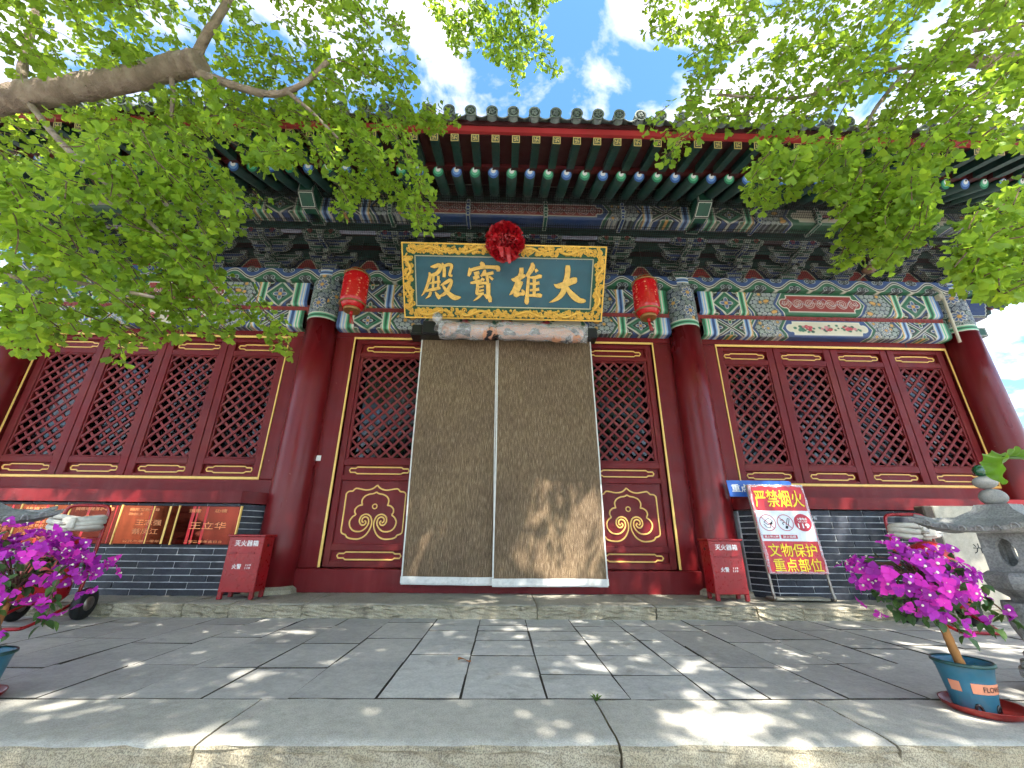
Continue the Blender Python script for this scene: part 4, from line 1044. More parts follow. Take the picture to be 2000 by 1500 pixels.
b = MB(); 
for x0, x1, L_ in ((.02, .05, .17), (-.05, -.03, .09)):
    vs = []
    for i in range(8): u = i/7; vs += [(x0+(x1-x0)*u-.028*(1-u*.5), -.12+.05*u+.012*math.sin(u*7), -.17-L_*u), (x0+(x1-x0)*u+.028*(1-u*.5), -.13+.05*u-.012*math.sin(u*6), -.17-L_*u)]
    b.add(vs, [(i*2, i*2+1, i*2+3, i*2+2) for i in range(7)], 0, True)
b.build('ribbon_tail', SILK, ro)
# ---- lanterns
LANR = mat('lantern_red_film', (.52, .008, .012), .22, .10, 6, coat=.4)
LANG = mat('lantern_gold_band', (.30, .16, .05), .4, .3, 40, metal=.4)
PRINT = mat('lantern_print', (.66, .26, .12), .5, .1, 9)
def lantern(lab, loc, rz, tz):
    t = thing('lantern', lab, 'lantern', loc, rz, 'red lanterns under the eaves')
    def lob(a): return 1+.030*abs(math.sin(a*4))
    H = .50; R = .138
    b = MB(); b.lathe([(.085, .01), (.10, .015), (R*.97, .085), (R, .12), (R, .25), (R, .38), (R*.97, .415), (.10, .485), (.085, .49)], 64, f=lob); b.build('shade', LANR, t)
    for z, r in ((.0, .088), (.49, .088)):
        k = MB().lathe([(r*.9, z-.022), (r, z-.018), (r, z+.018), (r*.9, z+.022)], 28); k.build('end_cap', LANG, t)
    for z, r in ((.060, .134), (.440, .134)): MB().lathe([(r, z-.008), (r+.012, z-.004), (r+.012, z+.004), (r, z+.008)], 32, cap=False).build('gold_band', LANG, t)
    b = MB(); r_ = random.Random(int(loc[0]*10))
    for k in range(8):
        a = 2*PI*(k+.5)/8
        for z in np.arange(.12, .38, .032):
            if r_.random() < .35: continue
            w, h = r_.uniform(.006, .013), r_.uniform(.006, .012); da = r_.uniform(-.08, .08); rr = R*1.031
            tx, ty = -math.sin(a+da), math.cos(a+da); c = (rr*math.cos(a+da), rr*math.sin(a+da))
            b.add([(c[0]+tx*w, c[1]+ty*w, z-h), (c[0]-tx*w, c[1]-ty*w, z-h+.003), (c[0]-tx*w*.8, c[1]-ty*w*.8, z+h), (c[0]+tx*w, c[1]+ty*w, z+h-.003)], [(0, 1, 2, 3)])
    b.build('printed_pattern', PRINT, t)['kind'] = 'stuff'
    b = MB(); b.tube([(0, 0, -.02), (0, 0, -.06)], .018, 8)
    for k in range(9): a = k*.7; b.tube([(.008*math.cos(a), .008*math.sin(a), -.05), (.012*math.cos(a)+.008, .012*math.sin(a), -.10), (.018*math.cos(a)+.022, .018*math.sin(a), -.165)], .0035, 4)
    b.build('tassel', SILK, t)
    MB().tube([(0, 0, .50), (0, .01, tz)], .003, 5).build('cord', BLACK, t)
lantern('red lantern hanging left of the name board', (-1.70, -.55, 2.86), .25, .98); lantern('red lantern hanging right of the name board', (1.605, -.55, 2.845), .1, .98)
# ---- black curtain rail and the rolled winter curtain in plastic
t = thing('curtain_rail', 'black metal curtain rail box under the name board', 'rail', (0, -.20, 2.72))
MB().box(-1.09, 1.09, -.06, .10, .0, .135, bev=.008).build('rail', BLACK, t); MB().box(-1.10, -.60, -.075, .11, -.012, .02, bev=.004).build('bracket', BLACK, t); MB().box(-.96, -.70, -.11, -.05, .0, .16, bev=.01).build('motor_box', BLACK, t)
t = thing('rolled_curtain', 'rolled padded curtain wrapped in clear plastic tied above the doorway', 'rolled curtain', (.09, -.36, 2.73))
m_, t_, bs_, l_ = nodes('quilt_print'); v_ = pos_vec(t_, l_, (1, 1, 1))
k_ = ramp(t_, l_, noise(t_, l_, v_, 6.5, 2, .4, .8), [(.53, (.55, .27, .16)), (.57, (.014, .016, .022))]); l_.new(k_, bs_.inputs['Base Color']); bs_.inputs['Roughness'].default_value = .7
b = MB(); P = []; R_ = []; Lr = 1.62
for i in range(41):
    u = i/40; x = -Lr/2+Lr*u; P.append((x, .012*math.sin(u*9), -.012*u*2+.008*math.sin(u*13)))
    R_.append(.086+.006*math.sin(u*23)-(.030*math.exp(-((u-.38)/.018)**2))-(.05 if i in (0, 40) else 0)-.012*math.exp(-((u-.04)/.03)**2))
b.tube(P, R_, 28); vv = []
for (x, y, z) in b.v: vv.append((x, y*1.05, z*1.0+.004*math.sin(x*60)))
b.v = vv; b.build('padded_roll', m_, t)
mp, tp_, bp_, lp_ = nodes('clear_plastic'); tb = tp_.nodes.new('ShaderNodeBsdfTransparent'); gb = tp_.nodes.new('ShaderNodeBsdfGlossy'); gb.inputs['Roughness'].default_value = .16; gb.inputs['Color'].default_value = (.9, .9, .92, 1)
db = tp_.nodes.new('ShaderNodeBsdfDiffuse'); db.inputs['Color'].default_value = (.75, .75, .77, 1); ms = tp_.nodes.new('ShaderNodeMixShader'); ms2 = tp_.nodes.new('ShaderNodeMixShader'); ms.inputs[0].default_value = .45
lp_.new(db.outputs[0], ms.inputs[1]); lp_.new(gb.outputs[0], ms.inputs[2])
nz_f = noise(tp_, lp_, pos_vec(tp_, lp_, (1, 1, 3)), 14, 5, .7, 1.0); lp_.new(ramp(tp_, lp_, nz_f, [(.35, (.16,)*3), (.70, (.72,)*3)]), ms2.inputs[0]); lp_.new(tb.outputs[0], ms2.inputs[1]); lp_.new(ms.outputs[0], ms2.inputs[2])
lp_.new(ms2.outputs[0], tp_.nodes['Material Output'].inputs[0])
bn = tp_.nodes.new('ShaderNodeBump'); bn.inputs['Strength'].default_value = .9; bn.inputs['Distance'].default_value = .02; lp_.new(noise(tp_, lp_, pos_vec(tp_, lp_, (1, 3, 3)), 22, 4, .6, .8), bn.inputs['Height']); lp_.new(bn.outputs[0], gb.inputs['Normal'])
PLAST = mp
b = MB(); rg = random.Random(3); P = []; R_ = []
for i in range(61):
    u = i/60; x = -Lr/2-.03+(Lr+.07)*u; P.append((x, .012*math.sin(u*9), -.024*u+.010)); R_.append(.104+.008*math.sin(u*31)-(.030*math.exp(-((u-.38)/.02)**2))+(.015 if i == 60 else 0))
b.tube(P, R_, 24, cap=False); b.v = [(x, y+rg.uniform(-.004, .004), z+rg.uniform(-.004, .004)) for x, y, z in b.v]
tw = []
for i in range(7): u = i/6; tw.append((-Lr/2-.01-.07*u, -.03, .02+.17*u))
b.tube(tw, [.085, .06, .035, .045, .06, .055, .04], 12, cap=False); b.build('plastic_wrap', PLAST, t)
b = MB(); 
for x in (-.19, -.72): b.tube([(x+.002*k, .012+.092*math.cos(2*PI*k/16), .095*math.sin(2*PI*k/16)) for k in range(16)], .004, 5, closed=True)
b.build('tie_cord', BLACK, t)
# ---- woven door curtains
mC, tC, bC, lC = nodes('woven_curtain'); v1 = pos_vec(tC, lC, (260, 1, 13)); v2 = pos_vec(tC, lC, (420, 1, 420)); v3 = pos_vec(tC, lC, (1, 1, 1))
kk = ramp(tC, lC, noise(tC, lC, v1, 1.0, 3, .6), [(.30, (.066, .044, .027)), (.52, (.168, .118, .074)), (.72, (.35, .270, .185))])
kk = mixc(tC, lC, .5, kk, ramp(tC, lC, noise(tC, lC, v2, 1.0, 1), [(.3, (.45, .42, .36)), (.7, (1.3, 1.3, 1.3))]), 'MULTIPLY')
kk = mixc(tC, lC, 1.0, kk, ramp(tC, lC, noise(tC, lC, v3, 1.6, 5), [(.3, (.80, .78, .78)), (.7, (1.14, 1.12, 1.04))]), 'MULTIPLY'); lC.new(kk, bC.inputs['Base Color']); bC.inputs['Roughness'].default_value = .85; bC.inputs['Specular IOR Level'].default_value = .2
bump(tC, lC, bC, noise(tC, lC, v1, 1.0, 3), .35, .003)
HEM = mat('white_hem_tape', (.66, .65, .61), .8, .12, 14, dirt=(.34, .33, .30), dirt_amt=.5, dscale=30, bmp=.4, bscale=60)
def curtain(lab, x0t, x1t, x0b, x1b, z0, z1, y, seed):
    t = thing('door_curtain', lab, 'curtain', ((x0b+x1b)/2, y, z0), 0, 'woven door curtains'); cx = (x0b+x1b)/2
    def S(u, v):
        xa, xb = x0b+(x0t-x0b)*v, x1b+(x1t-x1b)*v; w = .016*math.sin(u*5+seed+v*1.2)+.009*math.sin(u*13+v*3+seed)+.004*math.sin(v*31+seed+2*math.sin(u*4))
        return (xa+(xb-xa)*u-cx+.006*math.sin(v*7+seed)*(1-v), w*(1.25-v)-.015*(1-v), (z1-z0)*v)
    def patch(u0, u1, v0, v1, nu, nv, dy):
        vs = []
        for i in range(nu+1):
            for j in range(nv+1):
                p = S(u0+(u1-u0)*i/nu, v0+(v1-v0)*j/nv); vs.append((p[0], p[1]+dy, p[2]))
        M_ = nv+1; return vs, [(i*M_+j, (i+1)*M_+j, (i+1)*M_+j+1, i*M_+j+1) for i in range(nu) for j in range(nv)]
    b = MB(); a = patch(0, 1, .012, 1, 30, 60, 0); b.add(*a, 0, True); c_ = patch(0, 1, .012, 1, 30, 60, .006); b.add(c_[0], c_[1], 0, True); b.build('cloth', mC, t)
    b = MB(); wu = .014/(x1b-x0b)
    for q in ((0, wu, .02, 1, 1, 60), (1-wu, 1, .02, 1, 1, 60)): b.add(*patch(*q, -.003), 0, True)
    b.build('side_binding', HEM, t)
    b = MB(); b.add(*patch(-.004, 1.004, -.004, .019, 24, 3, -.005), 0, True); b.add(*patch(.0, 1.0, -.009, .012, 24, 2, .009), 0, True); b.build('bottom_hem', HEM, t)
curtain('left panel of the brown woven door curtain with white binding', -.99, -.094, -.975, -.070, .106, 2.715, -.15, 1); curtain('right panel of the brown woven door curtain with white binding', -.088, 1.028, -.078, 1.045, .098, 2.715, -.162, 4)
# ---- bird netting under the eaves
mN, tN, bN, lN = nodes('bird_net_mesh'); tcN = tN.nodes.new('ShaderNodeUVMap'); sx = tN.nodes.new('ShaderNodeSeparateXYZ'); lN.new(tcN.outputs[0], sx.inputs[0]); outs = []
for i in (0, 1):
    a = tN.nodes.new('ShaderNodeMath'); a.operation = 'FRACT'; lN.new(sx.outputs[i], a.inputs[0]); c = tN.nodes.new('ShaderNodeMath'); c.operation = 'LESS_THAN'; lN.new(a.outputs[0], c.inputs[0]); c.inputs[1].default_value = .17; outs.append(c.outputs[0])
mxn = tN.nodes.new('ShaderNodeMath'); mxn.operation = 'MAXIMUM'; lN.new(outs[0], mxn.inputs[0]); lN.new(outs[1], mxn.inputs[1]); lN.new(mxn.outputs[0], bN.inputs['Alpha'])
bN.inputs['Base Color'].default_value = (.010, .009, .008, 1); bN.inputs['Roughness'].default_value = .8
net = thing('bird_net', 'dark fine bird netting stretched under the eaves over the brackets', 'netting', (0, -.9, 3.9))
b = MB(); nx, nv = 90, 10; vs = []; uv = []; Ln = 2*KX+1.0
for i in range(nx+1):
    x = -Ln/2+Ln*i/nx
    for j in range(nv+1):
        v = j/nv; y = -.225-.775*v; z = 3.648+.592*v; sag = .018*math.sin(PI*v)*(1+.4*math.sin(x*2.1)); vs.append((x, y+.9-sag*.5, z-3.9-sag)); uv.append((x/.026, v*.98/.026))
fs = [(i*(nv+1)+j, (i+1)*(nv+1)+j, (i+1)*(nv+1)+j+1, i*(nv+1)+j+1) for i in range(nx) for j in range(nv)]
b.add(vs, fs, 0, True); o = b.build('mesh_sheet', mN, net); ul = o.data.uv_layers.new(name='UVMap')
ul.data.foreach_set('uv', np.array([uv[l.vertex_index] for l in o.data.loops]).ravel())
MB().tube([(-Ln/2+Ln*i/60, -.102+.004*math.sin(i), .345+.006*math.sin(i*1.3)) for i in range(61)], .007, 6).build('edge_rope', mat('net_rope', (.16, .14, .12), .8), net)
# ================================================================== things on the platform and terrace
# ---- fire extinguisher boxes
def fire_box(lab, loc, rz):
    t = thing('fire_extinguisher_box', lab, 'extinguisher box', loc, rz, 'red extinguisher boxes beside the columns'); w, d, h = .300, .190, .515; z0 = .055
    MB().box(-w/2, w/2, -d/2, d/2, z0, h-.012, bev=.004).build('cabinet', FIRER, t)
    MB().box(-w/2-.014, w/2+.014, -d/2-.014, d/2+.012, h-.0118, h+.006, bev=.004).build('lid', FIRER, t)
    for x in (-1, 1):
        for y in (-1, 1):
            MB().box(x*(w/2-.001)-(.034 if x > 0 else 0), x*(w/2-.001)+(.034 if x < 0 else 0), y*(d/2-.001)-(.03 if y > 0 else 0), y*(d/2-.001)+(.03 if y < 0 else 0), 0, z0+.004, bev=.003).build('leg', FIRED, t)
    b = MB(); b.box(-w/2+.004, w/2-.004, -d/2-.0025, -d/2+.001, z0+.006, .365, bev=.001); dr = b.build('door', FIRER, t)
    MB().box(-.115, -.060, -d/2-.0075, -d/2-.0026, .362, .374).build('hinge', FIRED, dr); MB().box(.040, .095, -d/2-.0075, -d/2-.0026, .362, .374).build('hinge', FIRED, dr)
    y = -d/2-.0042; b = MB(); b.text('灭火器箱', (-.095, y+.003, .423), (1, 0, 0), (0, 0, 1), .205, .050, 0, .012)
    b.text('火警', (-.075, y, .238), (1, 0, 0), (0, 0, 1), .078, .042, 0, .012); b.text('119', (.040, y, .262), (1, 0, 0), (0, 0, 1), .045, .016, 0, .01); b.text('119', (.037, y, .238), (1, 0, 0), (0, 0, 1), .045, .016, 0, .01)
    b.build('lettering', WHITEP, t)
    for s in (-1, 1):
        P = [(.018*math.cos(2*PI*k/16), .43+.012*math.sin(2*PI*k/16)) for k in range(16)]; MB().prism(P, s*(w/2-.002), s*(w/2+.0015), 'x').build('hand_hole', BLACKP, t)
    return t
fire_box('red fire extinguisher box beside the left doorway column', (-2.275, -.475, .002), .02); fire_box('red fire extinguisher box beside the right doorway column', (2.08, -.40, .002), -.02)
# ---- tilted warning sign on a bent tube stand
sg = thing('warning_sign', 'tilted red and white fire warning sign on a bent steel stand', 'sign', (2.70, -.555, 0.0), -.05)
SW, S0, S1 = .535, .235, 1.035; th = rad(6.5); sU = Vector((0, math.sin(th), math.cos(th))); sX = Vector((1, 0, 0)); sN = Vector((0, -math.cos(th), math.sin(th)))
def SG(x, s, d=0): return sX*x+sU*s+sN*d
def sbox(x0, x1, s0, s1, d0, d1, b=None):
    b = b or MB(); vs = [SG(x, s, d) for d in (d0, d1) for x, s in ((x0, s0), (x1, s0), (x1, s1), (x0, s1))]
    return b.add(vs, [(3, 2, 1, 0), (4, 5, 6, 7), (0, 1, 5, 4), (1, 2, 6, 5), (2, 3, 7, 6), (3, 0, 4, 7)])
sbox(-SW/2, SW/2, S0, S1, -.014, 0).build('board', REDP, sg); 
SIGNW = mat('sign_white_print', (.70, .72, .76), .3, .05, 6)
def srect(x0, x1, s0, s1, d, nm, m): MB().add([SG(x, s, d) for x, s in ((x0, s0), (x1, s0), (x1, s1), (x0, s1))], [(0, 1, 2, 3)]).build(nm, m, sg)
HS = S1-S0; w0, w1 = S0+HS*.345, S0+HS*.69
srect(-SW/2+.012, SW/2-.012, w0, w1, .002, 'white_field', SIGNW)
b = MB(); T = lambda txt, x, s, w, h, bd=.009, mi=0, d=.005: b.text(txt, SG(x, s, d), sX, sU, w, h, mi, bd)
T('严禁烟火', -SW/2+.035, S1-.215, SW-.07, .165); b.build('yellow_lettering', YELP, sg); b = MB(); T('文物保护', -SW/2+.045, S0+HS*.175, SW-.095, .115); b.build('yellow_lettering', YELP, sg); b = MB(); T('重点部位', -SW/2+.060, S0+HS*.02, SW-.10, .112); b.build('yellow_lettering', YELP, sg)
b = MB(); rp_ = MB()
def ring(cx, cs, r, w, bb, d=.0045):
    n = 28; vs = [SG(cx+rr*math.cos(2*PI*k/n), cs+rr*math.sin(2*PI*k/n), d) for rr in (r, r-w) for k in range(n)]; bb.add(vs, [(k, (k+1) % n, n+(k+1) % n, n+k) for k in range(n)])
cs_ = w0+(w1-w0)*.60
for cx in (-.165, .0): ring(cx, cs_, .076, .006, rp_)
n = 28
for k_, (x, s, r) in enumerate(((.165, cs_+.002, .080),)): rp_.add([SG(x+r*math.cos(2*PI*k/n), s+r*math.sin(2*PI*k/n), .0045) for k in range(n)], [tuple(range(n))])
for x0, x1 in ((-.238, -.092), (-.075, .077)): rp_.add([SG(x, s, .0045) for x, s in ((x0, w0+.022), (x1, w0+.022), (x1, w0+.056), (x0, w0+.056))], [(0, 1, 2, 3)])
rp_.build('prohibition_symbols', mat('sign_crimson_print', (.42, .010, .03), .4, .05, 6), sg)
ic = MB()
def poly(P, d=.004): ic.add([SG(x, cs_+s, d) for x, s in P], [tuple(range(len(P)))])
def sline(P, w, d=.004):
    for (a, b2) in zip(P[:-1], P[1:]):
        tx, ts = b2[0]-a[0], b2[1]-a[1]; l2 = math.hypot(tx, ts) or 1; nx, ns_ = -ts/l2*w/2, tx/l2*w/2; poly([(a[0]+nx, a[1]+ns_), (a[0]-nx, a[1]-ns_), (b2[0]-nx, b2[1]-ns_), (b2[0]+nx, b2[1]+ns_)], d); d += .0001
sline([(-.20, .005), (-.15, .040), (-.115, .015), (-.165, -.020), (-.20, .005)], .005); sline([(-.205, -.012), (-.185, -.040), (-.150, -.050), (-.150, -.030)], .005); poly([(-.150, -.005), (-.118, .012), (-.122, -.012), (-.148, -.028)], .0041)
poly([(-.012, -.052), (.010, -.056), (.020, -.030), (-.002, -.026)], .0041); sline([(.002, -.022), (.030, .040), (.046, .034), (.020, -.028)], .006); sline([(-.040, .020), (-.020, .030), (-.005, .005), (-.030, -.005), (-.018, -.022)], .006)
ic.build('black_icons', BLACKP, sg)
b = MB()
for cx in (-.165, .0): 
    a0 = SG(cx-.050, cs_+.052, .0060); 
    b.add([SG(cx-.053, cs_+.049, .0058), SG(cx-.049, cs_+.053, .0058), SG(cx+.053, cs_-.049, .0058), SG(cx+.049, cs_-.053, .0058)], [(0, 1, 2, 3)])
b.build('red_bars', mat('sign_bar_red', (.45, .010, .03), .4, .05, 6), sg)
b = MB(); T('火警电话', .118, cs_+.022, .092, .024, .012, 0, .006); T('FIRE ALARM', .125, cs_+.004, .080, .010, .01, 0, .006); T('119', .112, cs_-.050, .104, .044, .02, 0, .006); T('禁止带火种', -.228, w0+.028, .126, .022, .008, 0, .006); T('禁止吸烟', -.058, w0+.028, .118, .022, .008, 0, .006); b.build('white_lettering', WHITEP, sg)
# bent tube frame: two uprights, feet running back along the floor, top bar
fr = MB()
for s in (-1, 1):
    x = s*(SW/2-.006); P = [SG(x, S1+.0, -.028), SG(x, .6, -.028), SG(x, .20, -.028), SG(x, .085, -.028), SG(x, .045, -.020), Vector((x, .030, .022)), Vector((x, .075, .018)), Vector((x, .160, .018))]
    fr.tube(smooth_path([tuple(p) for p in P], 4), .0125, 8)
fr.tube([SG(-SW/2+.006, S1-.004, -.028), SG(SW/2-.006, S1-.004, -.028)], .0125, 8); fr.tube([Vector((-SW/2+.006, .162, .018)), Vector((SW/2-.006, .162, .018))], .0125, 8)
fr.build('tube_frame', IRON, sg); sbox(-SW/2-.002, -SW/2+.022, S0+.0, .80, -.040, -.017).build('timber_batten', mat('old_timber', (.36, .30, .20), .8, .3, 12, (1, 1, .1)), sg)
tp = MB(); rg = random.Random(9)
edge = [(-SW/2+.004, S0), (SW/2-.004, S0), (SW/2-.004, S1), (-SW/2+.004, S1)]
for i in range(4):
    a, c = edge[i], edge[(i+1) % 4]; N = 16; vs = []
    for k in range(N+1):
        u = k/N; x, s = a[0]+(c[0]-a[0])*u, a[1]+(c[1]-a[1])*u; ox, os_ = (0, 1) if i % 2 == 0 else (1, 0); sgn = (1, -1, -1, 1)[i]
        q = rg.uniform(.010, .026)*sgn; e_ = rg.uniform(.003, .010)*-sgn; vs += [SG(x+ox*e_, s+os_*e_, -.010), SG(x+rg.uniform(-.003, .003), s, .0075+rg.uniform(0, .004)), SG(x+ox*q, s+os_*q, .0065)]
    tp.add(vs, [(k*3+j, k*3+j+1, (k+1)*3+j+1, (k+1)*3+j) for k in range(N) for j in range(2)], 0, True)
tp.add([SG(SW/2-.01, .72, .008), SG(SW/2+.035, .70, .02), SG(SW/2+.028, .735, .01)], [(0, 1, 2)]); tp.build('clear_tape', PLAST, sg)
MB().box(-.25, .24, .045, .20, .012, .032, bev=.006).build('ballast_slab', KERB, sg)
# ---- blue sign propped on the sill
t = thing('blue_sign', 'blue plate sign with white lettering propped behind the warning sign', 'sign', (2.64, -.315, .924)); th2 = rad(8)
u2 = Vector((0, math.sin(th2), math.cos(th2))); n2 = Vector((0, -math.cos(th2), math.sin(th2)))
def B2(x, s, d=0): return Vector((x, 0, 0))+u2*s+n2*d
b = MB(); P = [(-.335, 0), (.335, 0), (.335, .150), (.320, .165), (-.335, .165)]; vs = [B2(x, s, d) for d in (0, .006) for x, s in P]
b.add(vs, [(4, 3, 2, 1, 0), (5, 6, 7, 8, 9)]+[(i, (i+1) % 5, 5+(i+1) % 5, 5+i) for i in range(5)]); b.build('plate', BLUEP, t)
MB().text('重点防火部位', B2(-.30, .045, .008), (1, 0, 0), u2, .56, .082, 0, .015).build('lettering', WHITEP, t)
# ---- wheeled extinguishers
HOSE = mat('pale_canvas_hose', (.50, .47, .41), .8, .15, 30, bmp=.3, bscale=80)
def cart(lab, loc, rz):
    t = thing('wheeled_extinguisher', lab, 'fire extinguisher', loc, rz, 'wheeled fire extinguishers'); R = .150
    pr = [(.02, .13), (R*.75, .135), (R, .18), (R, .48), (R*.93, .54), (R*.70, .590), (R*.35, .615), (.04, .62)]
    tank = MB().lathe(pr, 32, (0, -.03)).build('tank', FIRER, t); MB().lathe([(R+.001, .30), (R+.002, .305), (R+.002, .42), (R+.001, .425)], 32, (0, -.03), cap=False, f=lambda a: 1.0 if math.sin(a) < -.3 else .96).build('label', mat('extinguisher_label', (.36, .02, .02), .4, .3, 30), tank)
    MB().lathe([(.035, .615), (.04, .64), (.03, .67), (.045, .68), (.045, .70), (.01, .705)], 16, (0, -.03)).build('valve', IRON, t)
    b = MB()
    for s in (-1, 1): b.tube(smooth_path([(s*.15, .10, .10), (s*.155, .12, .40), (s*.155, .13, .70)], 5), .013, 8)
    b.tube(smooth_path([(-.155, .13, .70), (-.15, .135, .80), (-.11, .14, .835), (0, .14, .84), (.11, .14, .835), (.15, .135, .80), (.155, .13, .70)], 5), .013, 8); b.tube([(-.155, .125, .58), (.155, .125, .58)], .011, 8); b.build('handle_frame', FIRER, t)
    b = MB(); 
    for k, (z, r) in enumerate(((.735, .16), (.70, .165), (.665, .155))):
        b.tube([((r*1.05)*math.cos(a), .06+r*.62*math.sin(a), z+.012*math.sin(a*2+k)) for a in np.linspace(0, 2*PI, 28, endpoint=False)], .021, 8, closed=True)
    b.build('hose', HOSE, t); MB().box(-.02, .07, -.07, -.03, .655, .735, bev=.006).build('hose_buckle', HOSE, t)
    for s in (-1, 1):
        w = MB().lathe([(.045, -.028), (.085, -.032), (.108, -.022), (.112, 0), (.108, .022), (.085, .032), (.045, .028)], 28); w.v = [(s*.215+z, .10+x, .112+y) for x, y, z in w.v]; wo_ = w.build('wheel', mat('black_rubber', (.012, .012, .012), .6, .2, 20), t)
        h = MB().lathe([(.0, -.034), (.05, -.034), (.055, 0), (.05, .034), (.0, .034)], 20); h.v = [(s*.215+z, .10+x, .112+y) for x, y, z in h.v]; h.build('hub', IRON, wo_)
    MB().tube([(-.22, .10, .112), (.22, .10, .112)], .012, 8).build('axle', IRON, t)
    MB().tube(smooth_path([(-.15, .10, .12), (-.15, -.10, .06), (-.13, -.26, .016), (-.08, -.29, .014), (.08, -.29, .014), (.13, -.26, .016), (.15, -.10, .06), (.15, .10, .12)], 5), .011, 8).build('foot_bar', FIRER, t)
cart('wheeled red fire extinguisher behind the left bougainvillea', (-3.42, -1.02, ZT), .18); cart('wheeled red fire extinguisher behind the right bougainvillea', (3.50, -.98, ZT), -.22)
# ---- donor board
t = thing('donor_board', 'long glossy dark red donor board with gold lettering on the left brick wall', 'board', (-3.9, -.345, .43))
DARKG = [mat('polished_board_a', (.20, .040, .016), .10, .35, 5, (3, 1, .4), metal=.85, rvar=.03), mat('polished_board_b', (.11, .018, .011), .08, .4, 5, (3, 1, .4), metal=.85, rvar=.03)]
xs_ = [-1.62, -1.15, -.68, -.22, .26, .80, 1.385]
for i in range(6):
    MB().box(xs_[i]+.006, xs_[i+1]-.006, -.012, .006, .0, .345, bev=.003).build('panel', DARKG[i % 2], t); MB().box(xs_[i+1]-.0055, xs_[i+1]+.0055, -.018, .004, -.004, .349).build('gilt_divider', GOLD, t)
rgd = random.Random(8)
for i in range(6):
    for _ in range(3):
        x_ = rgd.uniform(xs_[i]+.03, xs_[i+1]-.05); MB().box(x_, x_+rgd.uniform(.008, .030), -.0128, -.0115, .004, .341).build('reflection_strip', rgd.choice((GOLD, REDP, REDP)), t)  # flat gold and red strips stand in for reflections in the polished board
b = MB(); y = -.0145
GT = mat('orange_gold_lettering', (.75, .28, .10), .5, .1, 20)
def L(tx, x, z, w, h): b.text(tx, (x, y, z), (1, 0, 0), (0, 0, 1), w, h, 0, .004)
for i, (a, c, e) in enumerate((('功德芳名', '李文华 张玉兰 刘志明', '赵春花 孙建国 周桂英'), ('捐赠芳名录', '吴秀珍 郑国强 王丽', '冯海燕 陈永福 褚红'), ('随喜功德', '卫东升 蒋玉梅 沈力', '韩志远 杨桂兰 朱明'))):
    x = xs_[i]+.05; L(a, x, .292, .26, .03)
    for k in range(7): L((c, e)[k % 2], x, .245-.034*k, .36, .025)
L('捐赠地藏菩萨功德', xs_[3]+.05, .295, .36, .03); L('一方平安', xs_[3]+.08, .21, .28, .045); L('合家吉祥', xs_[3]+.08, .13, .28, .045)
L('捐赠宝鼎一尊', xs_[4]+.08, .295, .28, .026); L('功德主', xs_[4]+.08, .255, .14, .024); L('王志强', xs_[4]+.17, .165, .24, .052); L('蔡凤江', xs_[4]+.16, .085, .24, .052); L('公元二零一零年', xs_[4]+.10, .015, .34, .022)
L('捐赠', xs_[5]+.10, .285, .11, .034); L('功德', xs_[5]+.34, .285, .12, .034); L('王立华', xs_[5]+.14, .135, .34, .066); L('二零二零年吉日立', xs_[5]+.12, .015, .36, .022)
b.build('lettering', GT, t)
# ---- cream stele leaning at the right wall
t = thing('stone_stele', 'cream engraved stone slab with brown edge beside the right brick wall', 'stele', (4.30, -.62, ZT), -.10)
b = MB(); b.box(-.27, .33, -.05, .05, 0, .93, bev=.006); b.build('slab', CREAM, t); MB().box(-.36, -.272, -.055, .055, 0, .93, bev=.01).build('brown_edge', BROWNST, t)
MB().text('光泉', (-.05, -.0525, .52), (1, 0, 0), (0, 0, 1), .22, .085, 0, .0).build('engraving', BLACKP, t)
